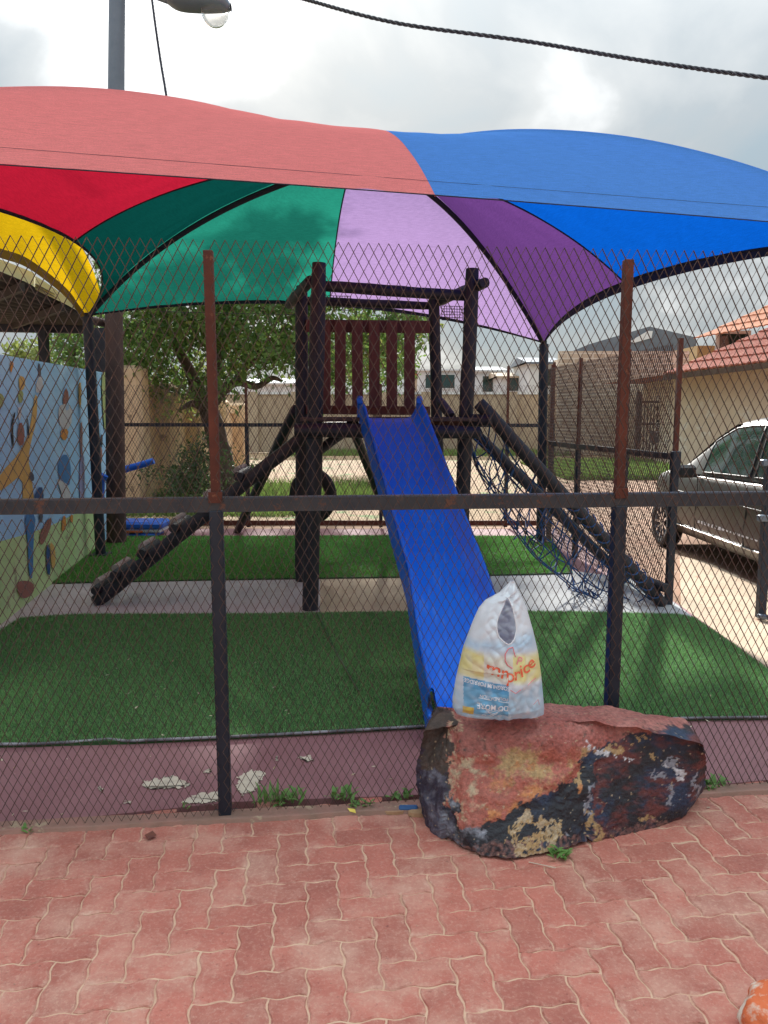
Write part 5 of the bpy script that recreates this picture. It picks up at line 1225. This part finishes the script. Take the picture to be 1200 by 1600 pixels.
bagtext('DO MORE', 12, 765, 1087, math.pi-.03, mb_wh, wide=.85)
def bagline(pts, r, mat, nm='printed_line'):
    g = MB(); g.tube([bagp(x, y, -1, .0012) for x, y in pts], r, 4); return part(nm, g, mat, bag)
bagline([(744,1079),(760,1080),(788,1082)], .0011, mb_wh)
bagline([(795,1000),(788,1002),(783,1010),(783,1020),(787,1027),(794,1031)], .0022, mb_pink, 'printed_logo'); bagline([(795,1000),(797,1008),(799,1015)], .0016, mb_pink, 'printed_logo')
bagtext('P', 17, 803, 1026, -.35, mb_pink, nm='printed_logo')
for k in range(3): bagline([(752+k*3+t*(26-k*6)/8, 1093+(4+k*0)*math.sin(math.pi*t/8)+k*3) for t in range(9)], .0010, mb_wh)
for cx_ in (752,764,776): bagline([(cx_+3*math.cos(a), 1106+2.2*math.sin(a)) for a in np.linspace(0,6.283,12)], .0009, mb_wh)
bagline([(818,1058),(826,1053),(832,1051)], .0015, mb_pink); bagline([(828,1090),(836,1084),(838,1092)], .0010, mb_pink); bagline([(790,1062),(798,1067),(806,1062)], .0014, mb_pink)
bagtext('&', 9, 812, 1064, 0, mb_wh)
# ------------------------------------------------------------------ weeds and litter
lm = MB(); lm.grid(3, 6, lambda i, j: Vector(((i-.5)*2*.5*math.sin(math.pi*(.08+.9*j))*.22, j, .25*math.sin(j*2.2)-.10*j*j+.05*abs(i-.5))), True); leaf_me = lm.data('leaf', m_weed)
def weed(px, py, r, nlf, lab, wide=1, up=.5, seed=0, grassy=False):
    rr = random.Random(seed); b = G(px, py, -.002); w = thing('weed', lab, 'weed', b, 'weeds growing in the paving joints')
    for k in range(nlf):
        o = bpy.data.objects.new('leaf', leaf_me); C.objects.link(o); o.parent = w
        a = rr.uniform(0, 6.283); L_ = r*rr.uniform(.55,1.1); tilt = rr.uniform(.1, 1.0)*up
        off = Vector((rr.uniform(-1,1)*r*wide, rr.uniform(-.3,.3)*r, rr.uniform(0,.02)))
        wd_ = rr.uniform(.5,.8) if grassy else rr.uniform(1.2,1.9)
        o.matrix_local = Matrix.Translation(off) @ Matrix.Rotation(a,4,'Z') @ Matrix.Rotation(tilt,4,'X') @ Matrix.Diagonal((L_*wd_,L_,L_,1))
    return w
weed(418,1258,.085,26,'grassy green weed just right of the left fence post foot',.6,1.3,1,True)
weed(455,1258,.065,26,'leafy weed clump second from the left fence post',.7,1.0,2)
weed(532,1252,.06,24,'leafy weed above the small yellow leaf',.8,1.1,3)
weed(565,1262,.045,20,'low creeping weed right of the small yellow leaf',.9,.6,4)
weed(625,1250,.055,20,'green weed close to the left end of the boulder',.7,.9,5)
weed(874,1343,.052,18,'small green weed under the front edge of the boulder',.5,.7,6)
weed(1118,1232,.06,20,'spreading weed right of the boulder beside the fence foot',.8,.8,7)
weed(1098,1238,.04,12,'tiny weed touching the right end of the boulder',.8,.7,17)
weed(42,1302,.028,14,'tiny weed at the far left of the pavement',.6,.8,8)
weed(293,1265,.025,9,'tiny weed left of the left fence post foot',.6,1,9)
c = G(550,1267,.01); g = MB(); g.add([c+Vector((-.018,0,.012)), c+Vector((-.008,-.012,.004)), c+Vector((.016,-.018,0)), c+Vector((.012,.004,.006))], [(0,1,2,3)]); solo('fallen_leaf', g, M('yellow_leaf', (.75,.58,.10), (.65,.5,.08), 30, .6), 'small yellow leaf lying by the weeds at the fence foot', 'leaf', c)
c = G(235,1306,.008); g = MB(); g.add([c+Vector((-.022,0,.003)), c+Vector((0,-.026,.001)), c+Vector((.024,-.002,.004)), c+Vector((.002,.022,.008))], [(0,1,2,3)]); solo('fallen_leaf', g, M('brown_leaf', (.16,.05,.03), (.12,.04,.03), 30, .7), 'square brown leaf lying on the left pavers', 'leaf', c)
c = G(638,1263,.012); g = MB(); g.box(c, (.075,.03,.02), None, .006); solo('plastic_scrap', g, pm['navy'], 'dark blue plastic scrap at the fence foot left of the boulder', 'scrap', c)
for k, (px, py, lab) in enumerate(((615,1268,'flat tan stone edge left of the blue scrap'),(655,1272,'tan stone chip against the left end of the boulder'))):
    c = G(px, py, .004); g = MB(); g.prism([(c.x+.045*math.cos(a)*(1+.3*noise.noise(Vector((a*2,k,0)))), c.y+.02*math.sin(a)) for a in np.linspace(0,6.283,9,endpoint=False)], 0, .012+.004*k); solo('stone_chip', g, M('tan_chip', (.45,.28,.15), (.36,.2,.11), 30, .9), lab, 'stone', c)
rs = np.random.RandomState(21); V = []
for k in range(700):
    u = rs.uniform(-1.9,2.2); v = -abs(rs.normal(0,.05))-.045 if k < 420 else rs.uniform(-1.2,-.05); c = site(u, v, .0); s = rs.uniform(.0012,.0042)
    if k < 420 or True: V.append([c+Vector((s*rs.uniform(-1,1),s*rs.uniform(-1,1),s*rs.uniform(.1,1))) for _ in range(4)])
g = MB()
for q in V: g.add(q, [(0,1,2),(0,2,3),(0,3,1),(1,3,2)])
solo('gravel_crumbs', g, M('crumb', (.42,.27,.18), (.25,.15,.11), 40, .95), 'fine grit and crumbs scattered along the paving', 'grit', kind='stuff')
g = MB(); g.tube([G(826,1347,.006), G(850,1352,.006), G(868,1356,.01)], .0016, 4); solo('dry_twig', g, m_chip, 'thin pale dry twig in front of the boulder', 'twig')

# small litter on turf and floor
g = MB(); rl = random.Random(33)
for k in range(120):
    px, py = rl.uniform(-50,1200), (rl.uniform(1170,1275) if k < 50 else rl.uniform(965,1150)); c = G(px, py, .006 if k < 50 else .042); sz = rl.uniform(.003,.010); a = rl.uniform(0,6.28)
    d1 = Vector((math.cos(a), math.sin(a), .2))*sz*1.6; d2 = Vector((-math.sin(a), math.cos(a), .1))*sz*.6
    g.add([c-d1, c-d2, c+d1, c+d2], [(0,1,2,3)])
solo('leaf_litter', g, M('pale_litter', (.55,.50,.36), (.35,.26,.14), 40, .9, lo=.48, hi=.52), 'tiny pale leaf scraps scattered on the turf and red floor', 'litter', kind='stuff')
